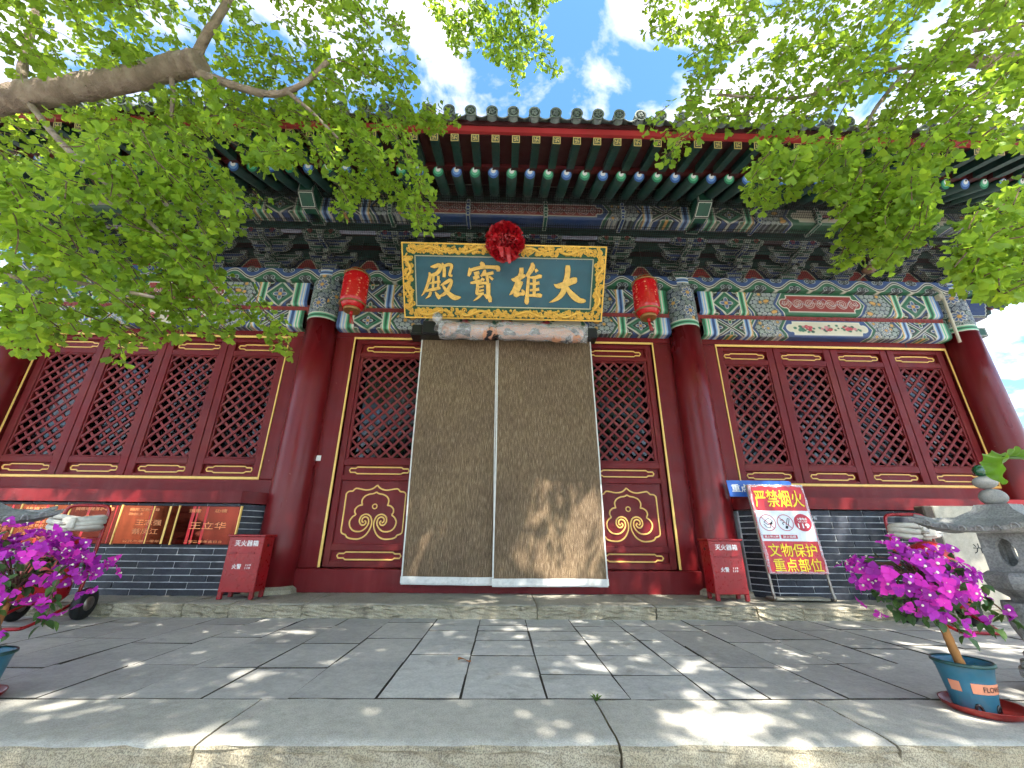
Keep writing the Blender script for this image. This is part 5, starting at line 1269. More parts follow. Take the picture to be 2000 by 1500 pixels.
# ---- stone lanterns with pebbles on top
def stone_lantern(lab, loc, rz):
    t = thing('stone_lantern', lab, 'stone lantern', loc, rz, 'carved stone lanterns on the terrace')
    b = MB(); 
    for z0, z1, r in ((0, .05, .20), (.05, .085, .215), (.085, .115, .195), (.115, .15, .165)): b.lathe([(r*.94, z0), (r, z0+.008), (r, z1-.008), (r*.94, z1)], 8, smooth=False)
    b.build('stepped_base', GREYST, t)
    MB().lathe([(.10, .15), (.115, .17), (.16, .25), (.175, .33), (.17, .36)], 24).build('bowl', GREYST, t)
    MB().lathe([(.12, .36), (.125, .38), (.21, .42), (.225, .445), (.225, .475), (.19, .49)], 8, smooth=False).build('platform_ring', GREYST, t)
    # hollow lamp chamber, four faces with round openings
    for k in range(4):
        a = PI/2*k; w, z0, z1, N = .125, .488, .665, 24; cz = .578; vs = []; 
        inner = [(.052*math.cos(2*PI*q/N), cz+.062*math.sin(2*PI*q/N)) for q in range(N)]
        outer = []
        for q in range(N):
            c_, s_ = math.cos(2*PI*q/N), math.sin(2*PI*q/N); m_ = max(abs(c_), abs(s_)); outer.append((w*c_/m_, (z0+z1)/2+(z1-z0)/2*s_/m_))
        pts = []
        for yy in (-.125, -.085):
            sc2 = 1 if yy < -.1 else .68
            pts += [(x*sc2, yy, z) for x, z in outer]+[(x, yy, z) for x, z in inner]
        fs = []
        for q in range(N):
            r_ = (q+1) % N; fs += [(q, r_, N+r_, N+q), (N+q, N+r_, 3*N+r_, 3*N+q), (2*N+r_, 2*N+q, 3*N+q, 3*N+r_)]
        c_, s_ = math.cos(a), math.sin(a); MB().add([(x*c_-y*s_, x*s_+y*c_, z) for x, y, z in pts], fs).build('chamber_wall', GREYST, t)
    # flared four-sided roof with upturned corners and moulded tile ends
    b = MB(); N = 6; rings = []
    for z, r, lift_ in ((.664, .30, .040), (.672, .345, .052), (.690, .350, .056), (.702, .27, .026), (.732, .17, .008), (.775, .10, 0), (.80, .085, 0)):
        ring_ = []
        for sd in range(4):
            for k in range(N):
                u = -1+2*k/N; x, y = r*(1+.10*abs(u)**3), u*r*(1+.10*abs(u)**3); a = PI/2*sd; ring_.append((x*math.cos(a)-y*math.sin(a), x*math.sin(a)+y*math.cos(a), z+lift_*abs(u)**2.5))
        rings.append(ring_)
    M_ = 4*N; vs = [p for r in rings for p in r]; fs = [(i*M_+k, i*M_+(k+1) % M_, (i+1)*M_+(k+1) % M_, (i+1)*M_+k) for i in range(len(rings)-1) for k in range(M_)]; fs += [tuple(range(M_))[::-1], tuple((len(rings)-1)*M_+k for k in range(M_))]
    b.add(vs, fs); ro_ = b.build('lantern_roof', GREYST, t)
    k_ = MB()
    for sd in range(4):
        a = PI/2*sd
        for u in (-.78, -.52, -.26, 0, .26, .52, .78):
            x, y, z = .352*(1+.08*abs(u)**3), u*.352, .680+.054*abs(u)**2.5
            P = [(x+.006, y+.020*math.cos(q), z+.016*math.sin(q)) for q in np.linspace(-.4, PI+.4, 8)]; k_.tube([(px_*math.cos(a)-py_*math.sin(a), px_*math.sin(a)+py_*math.cos(a), pz_) for px_, py_, pz_ in P], .0065, 5)
    k_.build('tile_end_relief', GREYST, ro_)['kind'] = 'stuff'
    for sd in range(4):
        a = PI/4+PI/2*sd; P = [(.12, .765), (.25, .722), (.40, .722), (.50, .752)]; MB().tube([(r*math.cos(a), r*math.sin(a), z) for r, z in P], [.018, .018, .017, .009], 8).build('hip_ridge', GREYST, ro_)
    t.scale = (.67, .67, 1.0)
    return t
LX, LY = 2.49, -2.44
stone_lantern('carved stone lantern with pebbles on its roof beside the right flower pot', (LX, LY, ZT), .32); stone_lantern('carved stone lantern at the far left behind bougainvillea', (-2.66, -2.35, ZT), -.30)
def pebble(nm, lab, loc, r, seed, m, cat='stone', tilt=0.0):
    rr = random.Random(seed); b = MB(); b.lathe([(math.sin(PI*k/12)+.001, -math.cos(PI*k/12)) for k in range(13)], 22, cap=False)
    k = [rr.uniform(-.12, .12) for _ in range(6)]
    b.v = [(x*r[0]*(1+k[0]*z+k[1]*y), y*r[1]*(1+k[2]*x), z*r[2]*(1+k[3]*x+k[4]*y)) for x, y, z in b.v]
    o = b.build(nm, m, None, loc); o.rotation_euler = (0, tilt, rr.uniform(-.3, .3)); return tag(o, lab, cat)
zt = ZT+.80
pebble('balanced_stone', 'large grey pebble at the bottom of the stack on the stone lantern', (LX-.006, LY, zt+.036), (.056, .05, .042), 1, PEBBLE); pebble('balanced_stone', 'smaller grey pebble in the middle of the stack on the stone lantern', (LX-.014, LY, zt+.108), (.050, .044, .032), 2, PEBBLE)
GRN = mat('green_glaze', (.004, .060, .020), .12, .3, 14, coat=.6); pebble('glazed_stone', 'glossy dark green stone topping the pebble stack', (LX-.024, LY, zt+.166), (.032, .028, .031), 4, GRN, tilt=.3)
# ---- flower pots with bougainvillea
POTB = mat('blue_plastic_pot', (.025, .125, .185), .38, .2, 5, dirt=(.12, .14, .12), dirt_amt=.5, dscale=6); POTG = mat('dark_green_pot', (.010, .050, .045), .4, .2, 5)
SOIL = mat('potting_soil', (.035, .026, .018), .95, .4, 30, bmp=.8, bscale=60); ORNG = mat('orange_pot_label', (.62, .24, .13), .6, .1, 9); SAUC = mat('dark_red_saucer', (.20, .008, .006), .4, .3, 8)
BARK = mat('orange_bark', (.30, .135, .035), .8, .4, 25, (1, 1, .3), bmp=.6, bscale=50); TWIG = mat('brown_twig', (.10, .055, .028), .8, .3, 20)
def leaf_mat(name, c, tr, rough=.5, tw=.4, attr=True):
    m, t, b, l = nodes(name); t.nodes.remove(b)
    k = None
    if attr:
        a = t.nodes.new('ShaderNodeAttribute'); a.attribute_name = 'tint'; fac = a.outputs['Fac']
    else:
        a = t.nodes.new('ShaderNodeObjectInfo'); fac = a.outputs['Random']
    c = np.array(c); tr = np.array(tr)
    c1 = ramp(t, l, fac, [(0, c*.45), (.5, c), (1, c*np.array([1.6, 1.3, 1.0]))]); c2 = ramp(t, l, fac, [(0, tr*.7), (.5, tr), (1, tr*np.array([1.25, 1.12, 1.0]))])
    d = t.nodes.new('ShaderNodeBsdfPrincipled'); d.inputs['Roughness'].default_value = rough; d.inputs['Specular IOR Level'].default_value = .35; l.new(c1, d.inputs['Base Color'])
    tl = t.nodes.new('ShaderNodeBsdfTranslucent'); l.new(c2, tl.inputs[0]); mx_ = t.nodes.new('ShaderNodeMixShader'); mx_.inputs[0].default_value = tw
    l.new(d.outputs[0], mx_.inputs[1]); l.new(tl.outputs[0], mx_.inputs[2]); l.new(mx_.outputs[0], t.nodes['Material Output'].inputs[0]); return m
BRACT = leaf_mat('magenta_bract', (.50, .035, .50), (.70, .05, .68), .6, .40, False); BLEAF = leaf_mat('bougainvillea_leaf', (.050, .115, .035), (.10, .20, .03), .45, .25, False)
STIG = mat('tiny_cream_flower', (.75, .70, .55), .6)
def bract_mesh(seed):
    r = random.Random(seed); b = MB()
    for k in range(3):
        a0 = 2*PI*k/3+r.uniform(-.3, .3); L_ = r.uniform(.036, .046); w = L_*r.uniform(.40, .50); up = r.uniform(.35, .9)
        rows = []
        for q, (u, ww) in enumerate(((.06, .30), (.28, .90), (.50, 1.0), (.78, .50), (1.0, .02))):
            zz = L_*(up*u-.35*u*u); cup = .30*ww
            rows.append([(L_*u*.92, -w*ww, zz+w*cup), (L_*u, 0, zz), (L_*u*.92, w*ww, zz+w*cup)])
        vs = [p for r_ in rows for p in r_]; ca, sa = math.cos(a0), math.sin(a0); vs = [(x*ca-y*sa, x*sa+y*ca, z) for x, y, z in vs]
        b.add(vs, [(i*3+j, i*3+j+1, (i+1)*3+j+1, (i+1)*3+j) for i in range(4) for j in range(2)], 0, True)
    if seed % 2 == 0:
        b.tube([(0, 0, .004), (0, 0, .020)], .002, 5, 1); b.lathe([(.001, .020), (.0065, .022), (.0065, .024), (.001, .025)], 8, mi=1)
    return b.mesh('flower', [BRACT, STIG])
def bleaf_mesh(seed):
    r = random.Random(seed); b = MB(); L_ = r.uniform(.040, .060); w = L_*.36; fold = r.uniform(.15, .45); droop = r.uniform(.1, .5); rows = []
    for u, ww in ((0, .05), (.2, .75), (.45, 1.0), (.75, .65), (1.0, .02)):
        z = -droop*L_*u*u; rows += [(L_*u, -w*ww, z+fold*w*ww), (L_*u, 0, z), (L_*u, w*ww, z+fold*w*ww)]
    b.add(rows, [(i*3+j, i*3+j+1, (i+1)*3+j+1, (i+1)*3+j) for i in range(4) for j in range(2)], 0, True); return b.mesh('leaf', [BLEAF])
FM = [bract_mesh(k) for k in range(6)]; LM = [bleaf_mesh(k) for k in range(5)]
def pot(t, m, rim_m, R=.092, H=.158):
    pr = [(R*.70, 0), (R*.72, .004), (R*.86, H*.60), (R*.93, H*.86), (R*.95, H*.87), (R*.96, H*.95), (R*1.02, H*.965), (R*1.03, H), (R*.97, H+.002), (R*.92, H*.98), (R*.88, H*.80), (.0, H*.80)]
    p = MB().lathe(pr, 40, cap=False).build('pot', m, t)
    MB().lathe([(R*1.025, H*.955), (R*1.055, H*.965), (R*1.055, H+.002), (R*1.02, H+.006), (R*.97, H+.004)], 40, cap=False).build('rim', rim_m, p); MB().lathe([(.0, H*.84), (R*.5, H*.86), (R*.90, H*.83)], 28, cap=False).build('soil', SOIL, p)
    b = MB(); lt = MB(); N = 22; a0, a1 = rad(228), rad(318); z0, z1 = H*.40, H*.62
    for zz0, zz1, aa0, aa1 in ((z0, z1, a0, a1), (z0*1.0, z1, rad(180), rad(206))):
        vs = []
        for i in range(N+1):
            a = aa0+(aa1-aa0)*i/N
            for z in (zz0, zz1): r = R*(.72+.14*z/(H*.60))+.0015 if z < H*.6 else R*(.86+.07*(z-H*.6)/(H*.26))+.0015; vs.append((r*math.cos(a), r*math.sin(a), z))
        b.add(vs, [(2*i, 2*i+2, 2*i+3, 2*i+1) for i in range(N)])
    v, f, mx2 = text2d('FLOWER', .006); w_, h_ = .105, .020; vs = []
    for (x, y) in v:
        a = rad(252)+x/mx2[0]*(rad(62)); z = H*.455+y/mx2[1]*.018; r = R*(.72+.14*z/(H*.60))+.0030; vs.append((r*math.cos(a), r*math.sin(a), z))
    lt.add(vs, f); lo = b.build('label_band', ORNG, p); lt.build('lettering', BLACKP, p)
    for ad in (290, 232): 
        b = MB(); P = []
        for k in range(9): a = rad(ad)+.14*math.cos(PI*k/8); z = .004+.022*math.sin(PI*k/8); r = R*(.70+.14*z/(H*.6))+.002; P.append((r*math.cos(a), r*math.sin(a), z))
        b.tube(P, .005, 6); b.build('drain_lip', BLACK, p)
def saucer(lab, loc, R=.128):
    b = MB(); b.lathe([(R*.80, 0), (R*.95, .012), (R, .026), (R*1.01, .028), (R*.97, .026), (R*.90, .012), (0, .010)], 40, cap=False, f=lambda a: 1+.008*math.sin(a*24)); o = b.build('pot_saucer', SAUC, None, loc); tag(o, lab, 'saucer')
def bougainvillea(lab, loc, rz, cen, rad3, nfl, nlf, seed, trunk, extra=()):
    t = thing('potted_bougainvillea', lab, 'potted plant', loc, 0, 'potted bougainvilleas on the kerb'); r = random.Random(seed); pot(t, POTB, POTG)
    tr = smooth_path(trunk, 6); MB().tube(tr, [.0175-.006*i/len(tr)+.0012*math.sin(i*2.3) for i in range(len(tr))], 10).build('trunk', BARK, t); top = Vector(trunk[-1])
    cen = Vector(cen); br = MB(); tips = []
    for k in range(34):
        d = Vector((r.gauss(0, 1), r.gauss(0, 1), r.gauss(0, .9))).normalized(); e = cen+Vector((d.x*rad3[0], d.y*rad3[1], d.z*rad3[2]))*r.uniform(.6, .95); mid_ = (top+e)/2+Vector((r.uniform(-.03, .03), r.uniform(-.03, .03), .04)); P = smooth_path([tuple(top), tuple(mid_), tuple(e)], 4); br.tube(P, [.005-.003*i/len(P) for i in range(len(P))], 5); tips.append(e)
    br.build('branches', TWIG, t)
    def place(nm, meshes, d, k, sc_):
        p = cen+Vector((d.x*rad3[0], d.y*rad3[1], d.z*rad3[2]))*k; o = put(nm, r.choice(meshes), t, p); n_ = (d+Vector((r.gauss(0, .35), r.gauss(0, .35)-.25, r.gauss(0, .35)+.1))).normalized()
        o.rotation_mode = 'QUATERNION'; o.rotation_quaternion = n_.to_track_quat('Z', 'Y') @ Quaternion((0, 0, 1), r.uniform(0, 6.28)); o.scale = (sc_,)*3
    cl = [Vector((r.gauss(0, 1), r.gauss(0, 1), r.gauss(0, 1))).normalized() for _ in range(30)]
    done = 0
    while done < nfl:
        c_ = r.choice(cl); d = (c_+Vector((r.gauss(0, .22), r.gauss(0, .22), r.gauss(0, .22)))).normalized()
        if d.y > .65 or d.z < -.80: continue
        if d.z < -.25 and r.random() < .5: continue
        bu = 1+.22*math.sin(c_.x*7+seed)+.20*math.sin(c_.z*9+c_.y*5+seed*2); place('flower', FM, d, r.uniform(.72, 1.10)*bu, r.uniform(.55, .90)); done += 1
    for _ in range(nlf):
        d = Vector((r.gauss(0, 1), r.gauss(0, 1)-.35, r.gauss(0, 1)-.25)).normalized(); p = cen+Vector((d.x*rad3[0], d.y*rad3[1], d.z*rad3[2]))*r.uniform(.45, 1.12); o = put('leaf', r.choice(LM), t, p)
        o.rotation_euler = (r.uniform(-.9, .9), r.uniform(-.2, 1.1), r.uniform(0, 6.28)); o.scale = (r.uniform(.6, .95),)*3
    for (a, c, n_) in extra:
        for i in range(n_):
            u = i/max(n_-1, 1); p = Vector(a).lerp(Vector(c), u)+Vector((r.uniform(-.02, .02), r.uniform(-.02, .02), r.uniform(-.02, .02))); o = put('leaf', r.choice(LM), t, p); o.rotation_euler = (r.uniform(-.6, .6), r.uniform(.3, 1.2), r.uniform(0, 6.28)); o.scale = (.85,)*3
            if i % 4 == 3: q = put('flower', r.choice(FM), t, p+Vector((0, -.02, .01))); q.rotation_euler = (r.uniform(.3, 1.2), r.uniform(-.5, .5), r.uniform(0, 6)); q.scale = (.75,)*3
        br2 = MB().tube(smooth_path([a, tuple((Vector(a)+Vector(c))/2+Vector((0, 0, .02))), c], 4), .0035, 5); br2.build('branch', TWIG, t)
PX, PY = 1.885, -2.60
saucer('dark red saucer under the right flower pot', (PX+.03, PY+.0, ZT+.001)); 
bougainvillea('bougainvillea with magenta flowers in a blue pot at the right kerb', (PX, PY, ZT+.012), 0, (-.085, .03, .455), (.215, .19, .140), 290, 180, 4, [(.0, .0, .11), (-.012, .005, .19), (-.022, .01, .28), (-.045, .02, .36), (-.05, .02, .43)], [((.12, 0, .42), (.27, -.02, .30), 16), ((-.02, -.05, .36), (.12, -.08, .27), 10), ((-.15, -.05, .36), (-.05, -.1, .27), 9)])
QX, QY = -2.08, -2.54
saucer('dark red saucer under the left flower pot', (QX-.03, QY, ZT+.001))
bougainvillea('bougainvillea with magenta flowers in a blue pot at the left kerb', (QX, QY, ZT+.012), 0, (-.17, .14, .46), (.255, .22, .16), 290, 190, 9, [(.0, .0, .14), (-.02, .02, .22), (-.05, .06, .30), (-.08, .10, .38)], [((.14, .05, .36), (.20, .0, .26), 12), ((-.05, 0, .33), (.10, -.05, .22), 12), ((.12, .08, .48), (.13, .05, .30), 9)])
# ---- curled broad leaf plant at the right edge, in a grey bowl beyond the lantern
t = thing('broad_leaf_plant', 'curled bright green broad leaf arching in from the right', 'plant', (2.425, -2.95, ZT-.02))
LOT = leaf_mat('broad_leaf', (.085, .20, .018), (.22, .42, .03), .4, .4, False)
MB().lathe([(.07, 0), (.12, .02), (.17, .12), (.18, .20), (.165, .20), (.15, .15), (.0, .14)], 28, cap=False).build('bowl', GREYST, t)
bp = smooth_path([(-.38, 0, .955), (-.43, -.01, .962), (-.475, -.02, .956), (-.515, -.03, .928), (-.532, -.03, .890), (-.525, -.03, .850)], 7); b = MB(); N = len(bp); vs = []; wN = 9
for i, p in enumerate(bp):
    u = i/(N-1); a, c = Vector(bp[max(i-1, 0)]), Vector(bp[min(i+1, N-1)]); tg = (c-a).normalized(); side = Vector((0, 1, 0)); nr = tg.cross(side).normalized(); w = .046*math.sin(PI*min(.12+u*.86, 1))**.8*(1+.10*math.sin(u*34))
    for k in range(wN):
        q = -1+2*k/(wN-1); off = side*(q*w)+nr*(-.55*w*q*q+.008*math.sin(u*34+1.0)*abs(q)); vs.append(Vector(p)+off)
b.add(vs, [(i*wN+k, (i+1)*wN+k, (i+1)*wN+k+1, i*wN+k+1) for i in range(N-1) for k in range(wN-1)], 0, True); b.build('leaf_blade', LOT, t)
MB().tube(smooth_path([(0, 0, .14), (-.03, 0, .5), (-.12, 0, .82), (-.22, 0, .92), (-.34, 0, .952), (-.475, -.02, .954)], 5), .006, 7).build('stem', leaf_mat('leaf_stem', (.10, .20, .03), (.1, .2, .02), .5, .1, False), t)
MB().tube(smooth_path([(.02, 0, .14), (-.10, -.02, .45), (-.26, -.02, .66), (-.36, -.03, .70)], 5), .005, 7).build('stem', LOT, t)
# ---- small things
o = MB().box(-.033, .033, -.012, 0, -.03, .03, bev=.004).build('wall_switch', WHITEP, None, (-2.028, -.001, 1.312)); tag(o, 'small white switch box on the red door jamb', 'switch')
PIPE = mat('cream_conduit', (.50, .46, .36), .6, .1, 9); t = thing('conduit_pipe', 'cream conduit pipe running down past the right beam ends', 'pipe', (5.47, -.25, 2.76)); MB().tube([(0, 0, .0), (.01, -.002, .30), (.02, -.004, .62), (.02, .0, .70), (-.03, .02, .78)], .016, 10).build('pipe', PIPE, t); MB().box(-.02, .035, -.01, .06, .60, .68, bev=.01).build('pipe_joint', PIPE, t)
t = thing('eave_floodlight', 'small beige floodlight fixed among the brackets above the right bay', 'lamp', (4.56, -.42, 3.66)); MB().box(-.03, .035, -.03, .03, .0, .13, bev=.008).build('housing', PIPE, t); MB().lathe([(.02, -.05), (.07, -.03), (.075, 0), (.05, .03), (.02, .04)], 20, (-.075, .0)).build('reflector', mat('brown_reflector', (.16, .09, .05), .5, .2, 9), t); MB().tube([(-.02, .03, .02), (-.02, .22, .0)], .01, 6).build('bracket', PIPE, t)
r = random.Random(2); b = MB(); vs = []
for k in range(7): u = k/6; vs += [(-.035+.07*u, -.013*math.sin(PI*u), .006+.010*math.sin(u*5)), (-.035+.07*u, .0, .003+.006*math.sin(u*5)), (-.035+.07*u, .014*math.sin(PI*u), .010+.008*math.cos(u*4))]
b.add(vs, [(k*3+j, k*3+j+1, k*3+j+4, k*3+j+3) for k in range(6) for j in range(2)], 0, True); o = b.build('fallen_leaf', mat('dry_leaf', (.30, .11, .035), .7, .3, 60), None, (-.187, -1.954, ZT+.004)); tag(o, 'dry brown leaf lying on the pale paving', 'leaf')
b = MB()
for k in range(6):
    a = k*1.05; b.add([(0, 0, 0), (.014*math.cos(a-.4), .014*math.sin(a-.4), .018), (.026*math.cos(a), .026*math.sin(a), .022), (.014*math.cos(a+.4), .014*math.sin(a+.4), .018)], [(0, 1, 2, 3)])
o = b.build('weed_sprout', LOT, None, (.402, -2.49, ZT-.004)); tag(o, 'tiny green weed sprouting from the kerb joint', 'weed')
# ================================================================== ginkgo trees
GLEAF = leaf_mat('ginkgo_leaf', (.165, .295, .026), (.38, .55, .045), .55, .55)
TBARK = mat('ginkgo_bark', (.25, .19, .14), .9, .4, 9, (1, 1, 1), dirt=(.36, .31, .245), dirt_amt=.7, dscale=9, bmp=1.0, bscale=26, bdist=.03)
# fan-shaped leaf with a notch and a short stalk; base at the origin, blade along +y
LV = np.array([(0, 0, 0), (-.50, .46, .07), (-.58, .72, .11), (-.26, .98, .05), (-.02, .76, .0), (.26, .99, .05), (.60, .70, .11), (.50, .45, .07), (0, .5, -.02), (-.018, -.55, .10), (.018, -.55, .10), (.012, .0, 0), (-.012, 0, 0)])
LF = [(0, 8, 1), (1, 8, 2), (2, 8, 3), (3, 8, 4), (4, 8, 5), (5, 8, 6), (6, 8, 7), (7, 8, 0), (9, 10, 11, 12)]
LV2 = LV.copy(); LV2[1:8, 2] *= np.array([1.8, -1.0, 2.0, .5, -1.4, 1.8, -1.0]); LV3 = LV.copy(); LV3[1:8, 2] = np.abs(LV3[1:8, 0])*.55; LV3[8, 2] = -.06
LVS = [LV, LV2, LV3]
def inpoly(px, py, poly):
    r = np.zeros(px.shape, bool); n = len(poly); j = n-1
    for i in range(n):
        xi, yi = poly[i]; xj, yj = poly[j]
        c = ((yi > py) != (yj > py)) & (px < (xj-xi)*(py-yi)/((yj-yi) if yj != yi else 1e-9)+xi); r ^= c; j = i
    return r
def cluster_leaves(nodes_, rng, per=(3, 6), size=.050, down=.55, petiole=.035):
    "short shoots: a few leaves round every node; returns arrays pos, axis, normal, size"
    P, A, N, S = [], [], [], []
    for p in nodes_:
        for _ in range(rng.integers(*per)):
            d = rng.normal(0, 1, 3); d[2] -= down; d /= np.linalg.norm(d); s = size*rng.uniform(.58, 1.32)
            P.append(p+d*petiole*rng.uniform(.5, 1.4)); a = d+np.array([0, 0, -.45])+rng.normal(0, .25, 3); a /= np.linalg.norm(a); A.append(a)
            nn = rng.normal(0, .65, 3)+np.array([0.05, -.45, .75]); nn -= a*(nn@a); nn /= np.linalg.norm(nn); N.append(nn); S.append(s)
    return np.array(P), np.array(A), np.array(N), np.array(S)
LIMBPX = [(-60, 205), (0, 195), (150, 172), (270, 150), (350, 128), (395, 122)]
LIMB2 = [(395, 135), (460, 168), (530, 184), (590, 165)]; LIMB3 = [(380, 130), (400, 75), (440, 10), (470, -60)]
def off_limb(P, w=34):
    x, y, z = pj(P); ok = np.ones(len(P), bool)
    for line, ww in ((LIMBPX, w), (LIMB2, w*.42), (LIMB3, w*.36)):
        for (ax, ay), (bx, by) in zip(line[:-1], line[1:]):
            L2_ = (bx-ax)**2+(by-ay)**2; t = np.clip(((x-ax)*(bx-ax)+(y-ay)*(by-ay))/L2_, 0, 1); d = np.hypot(x-ax-t*(bx-ax), y-ay-t*(by-ay)); ok &= ~((d < ww) & (z < 2.95))
    return ok
def region(poly, dep, nt, ang, ln, rng, size=.050, step=.034, per=(3, 6), down=.55, jit=.28):
    "leafy twigs through one part of a crown"
    poly = [(float(a), float(b_)) for a, b_ in poly]; xs = [p[0] for p in poly]; ys_ = [p[1] for p in poly]; twigs = []; allP = []
    tries = 0
    while len(twigs) < nt and tries < nt*40:
        tries += 1; x, y = rng.uniform(min(xs), max(xs)), rng.uniform(min(ys_), max(ys_))
        if not inpoly(np.array([x]), np.array([y]), poly)[0]: continue
        d0, d1 = dep(x, y); zc = rng.uniform(d0, d1); a = rad(ang)+rng.normal(0, jit); p0 = un(x, y, zc); L_ = ln*rng.uniform(.55, 1.25)
        dir_ = AR*math.cos(a)-AU*math.sin(a)+AF*rng.normal(0, .35); dir_ /= np.linalg.norm(dir_); k = max(3, int(L_/step)); pts = [p0]; v = dir_.copy()
        for i in range(k): v = v+np.array([0, 0, -.045])+rng.normal(0, .07, 3); v /= np.linalg.norm(v); pts.append(pts[-1]+v*step)
        pts = np.array(pts); qx, qy, qz = pj(pts); ok = inpoly(qx, qy, poly) & (qz > .5)
        n_ = int(np.argmin(ok)) if not ok.all() else len(ok)
        if n_ < 3: continue
        pts = pts[:n_]; twigs.append(pts); allP.append(pts)
    nodes_ = np.concatenate(allP); r = cluster_leaves(nodes_, rng, per, size, down); k = off_limb(r[0]); r = tuple(a[k] for a in r); twigs = [t_ for t_ in twigs if off_limb(t_).all()]; return twigs, r
def leaf_mass(name, P, A, N, S, tint, parent, base):
    n = len(P); X = np.cross(A, N); V = np.zeros((n, len(LV), 3)); kind = RNG.integers(0, 3, n)
    for q in range(3):
        m_ = kind == q; L3 = LVS[q]
        V[m_] = P[m_][:, None, :]-base+S[m_][:, None, None]*(L3[None, :, 0, None]*X[m_][:, None, :]+L3[None, :, 1, None]*A[m_][:, None, :]+L3[None, :, 2, None]*N[m_][:, None, :])
    nv = len(LV); tri = np.array([f for f in LF if len(f) == 3]); off = (np.arange(n)*nv)
    t3 = (tri[None]+off[:, None, None]).reshape(-1); q4 = (np.array(LF[-1])[None]+off[:, None]).reshape(-1); me = bpy.data.meshes.new(name)
    me.vertices.add(n*nv); me.vertices.foreach_set('co', V.reshape(-1).astype(np.float32)); me.loops.add(len(t3)+len(q4)); me.loops.foreach_set('vertex_index', np.concatenate([t3, q4]).astype(np.int32))
    nt3 = len(t3)//3; st = np.concatenate([np.arange(nt3)*3, len(t3)+np.arange(n)*4]); me.polygons.add(len(st)); me.polygons.foreach_set('loop_start', st.astype(np.int32)); me.materials.append(GLEAF)
    at = me.attributes.new('tint', 'FLOAT', 'POINT'); at.data.foreach_set('value', np.repeat(tint, nv).astype(np.float32)); me.update(calc_edges=True); me.validate()
    return put(name, me, parent)
LEAFV = []
for q in range(9):
    b = MB(); b.add(LVS[q % 3], LF); me = b.mesh('leaf', [GLEAF]); at = me.attributes.new('tint', 'FLOAT', 'POINT'); at.data.foreach_set('value', np.full(len(LV), (.15, .35, .5, .6, .75, .9, .3, .55, 1.0)[q], np.float32)); LEAFV.append(me)
SUN_GAPS = [((.58, -.17, .30), .24), ((.84, -.17, .30), .16), ((-4.3, -.37, .88), .34), ((-3.7, -.37, .88), .22), ((.9, -2.65, -.1), .13), ((1.5, -2.2, -.1), .12)]  # crown openings shaped along the sun's line, so patches reach curtain, sill and kerb
def in_gap(L_):
    s_ = np.array(SUNDIR)
    for p, r in SUN_GAPS:
        d = L_-np.array(p); t = d@s_; q = d-t[:, None]*s_
        if (np.linalg.norm(q, axis=1) < r).any(): return True
    return False
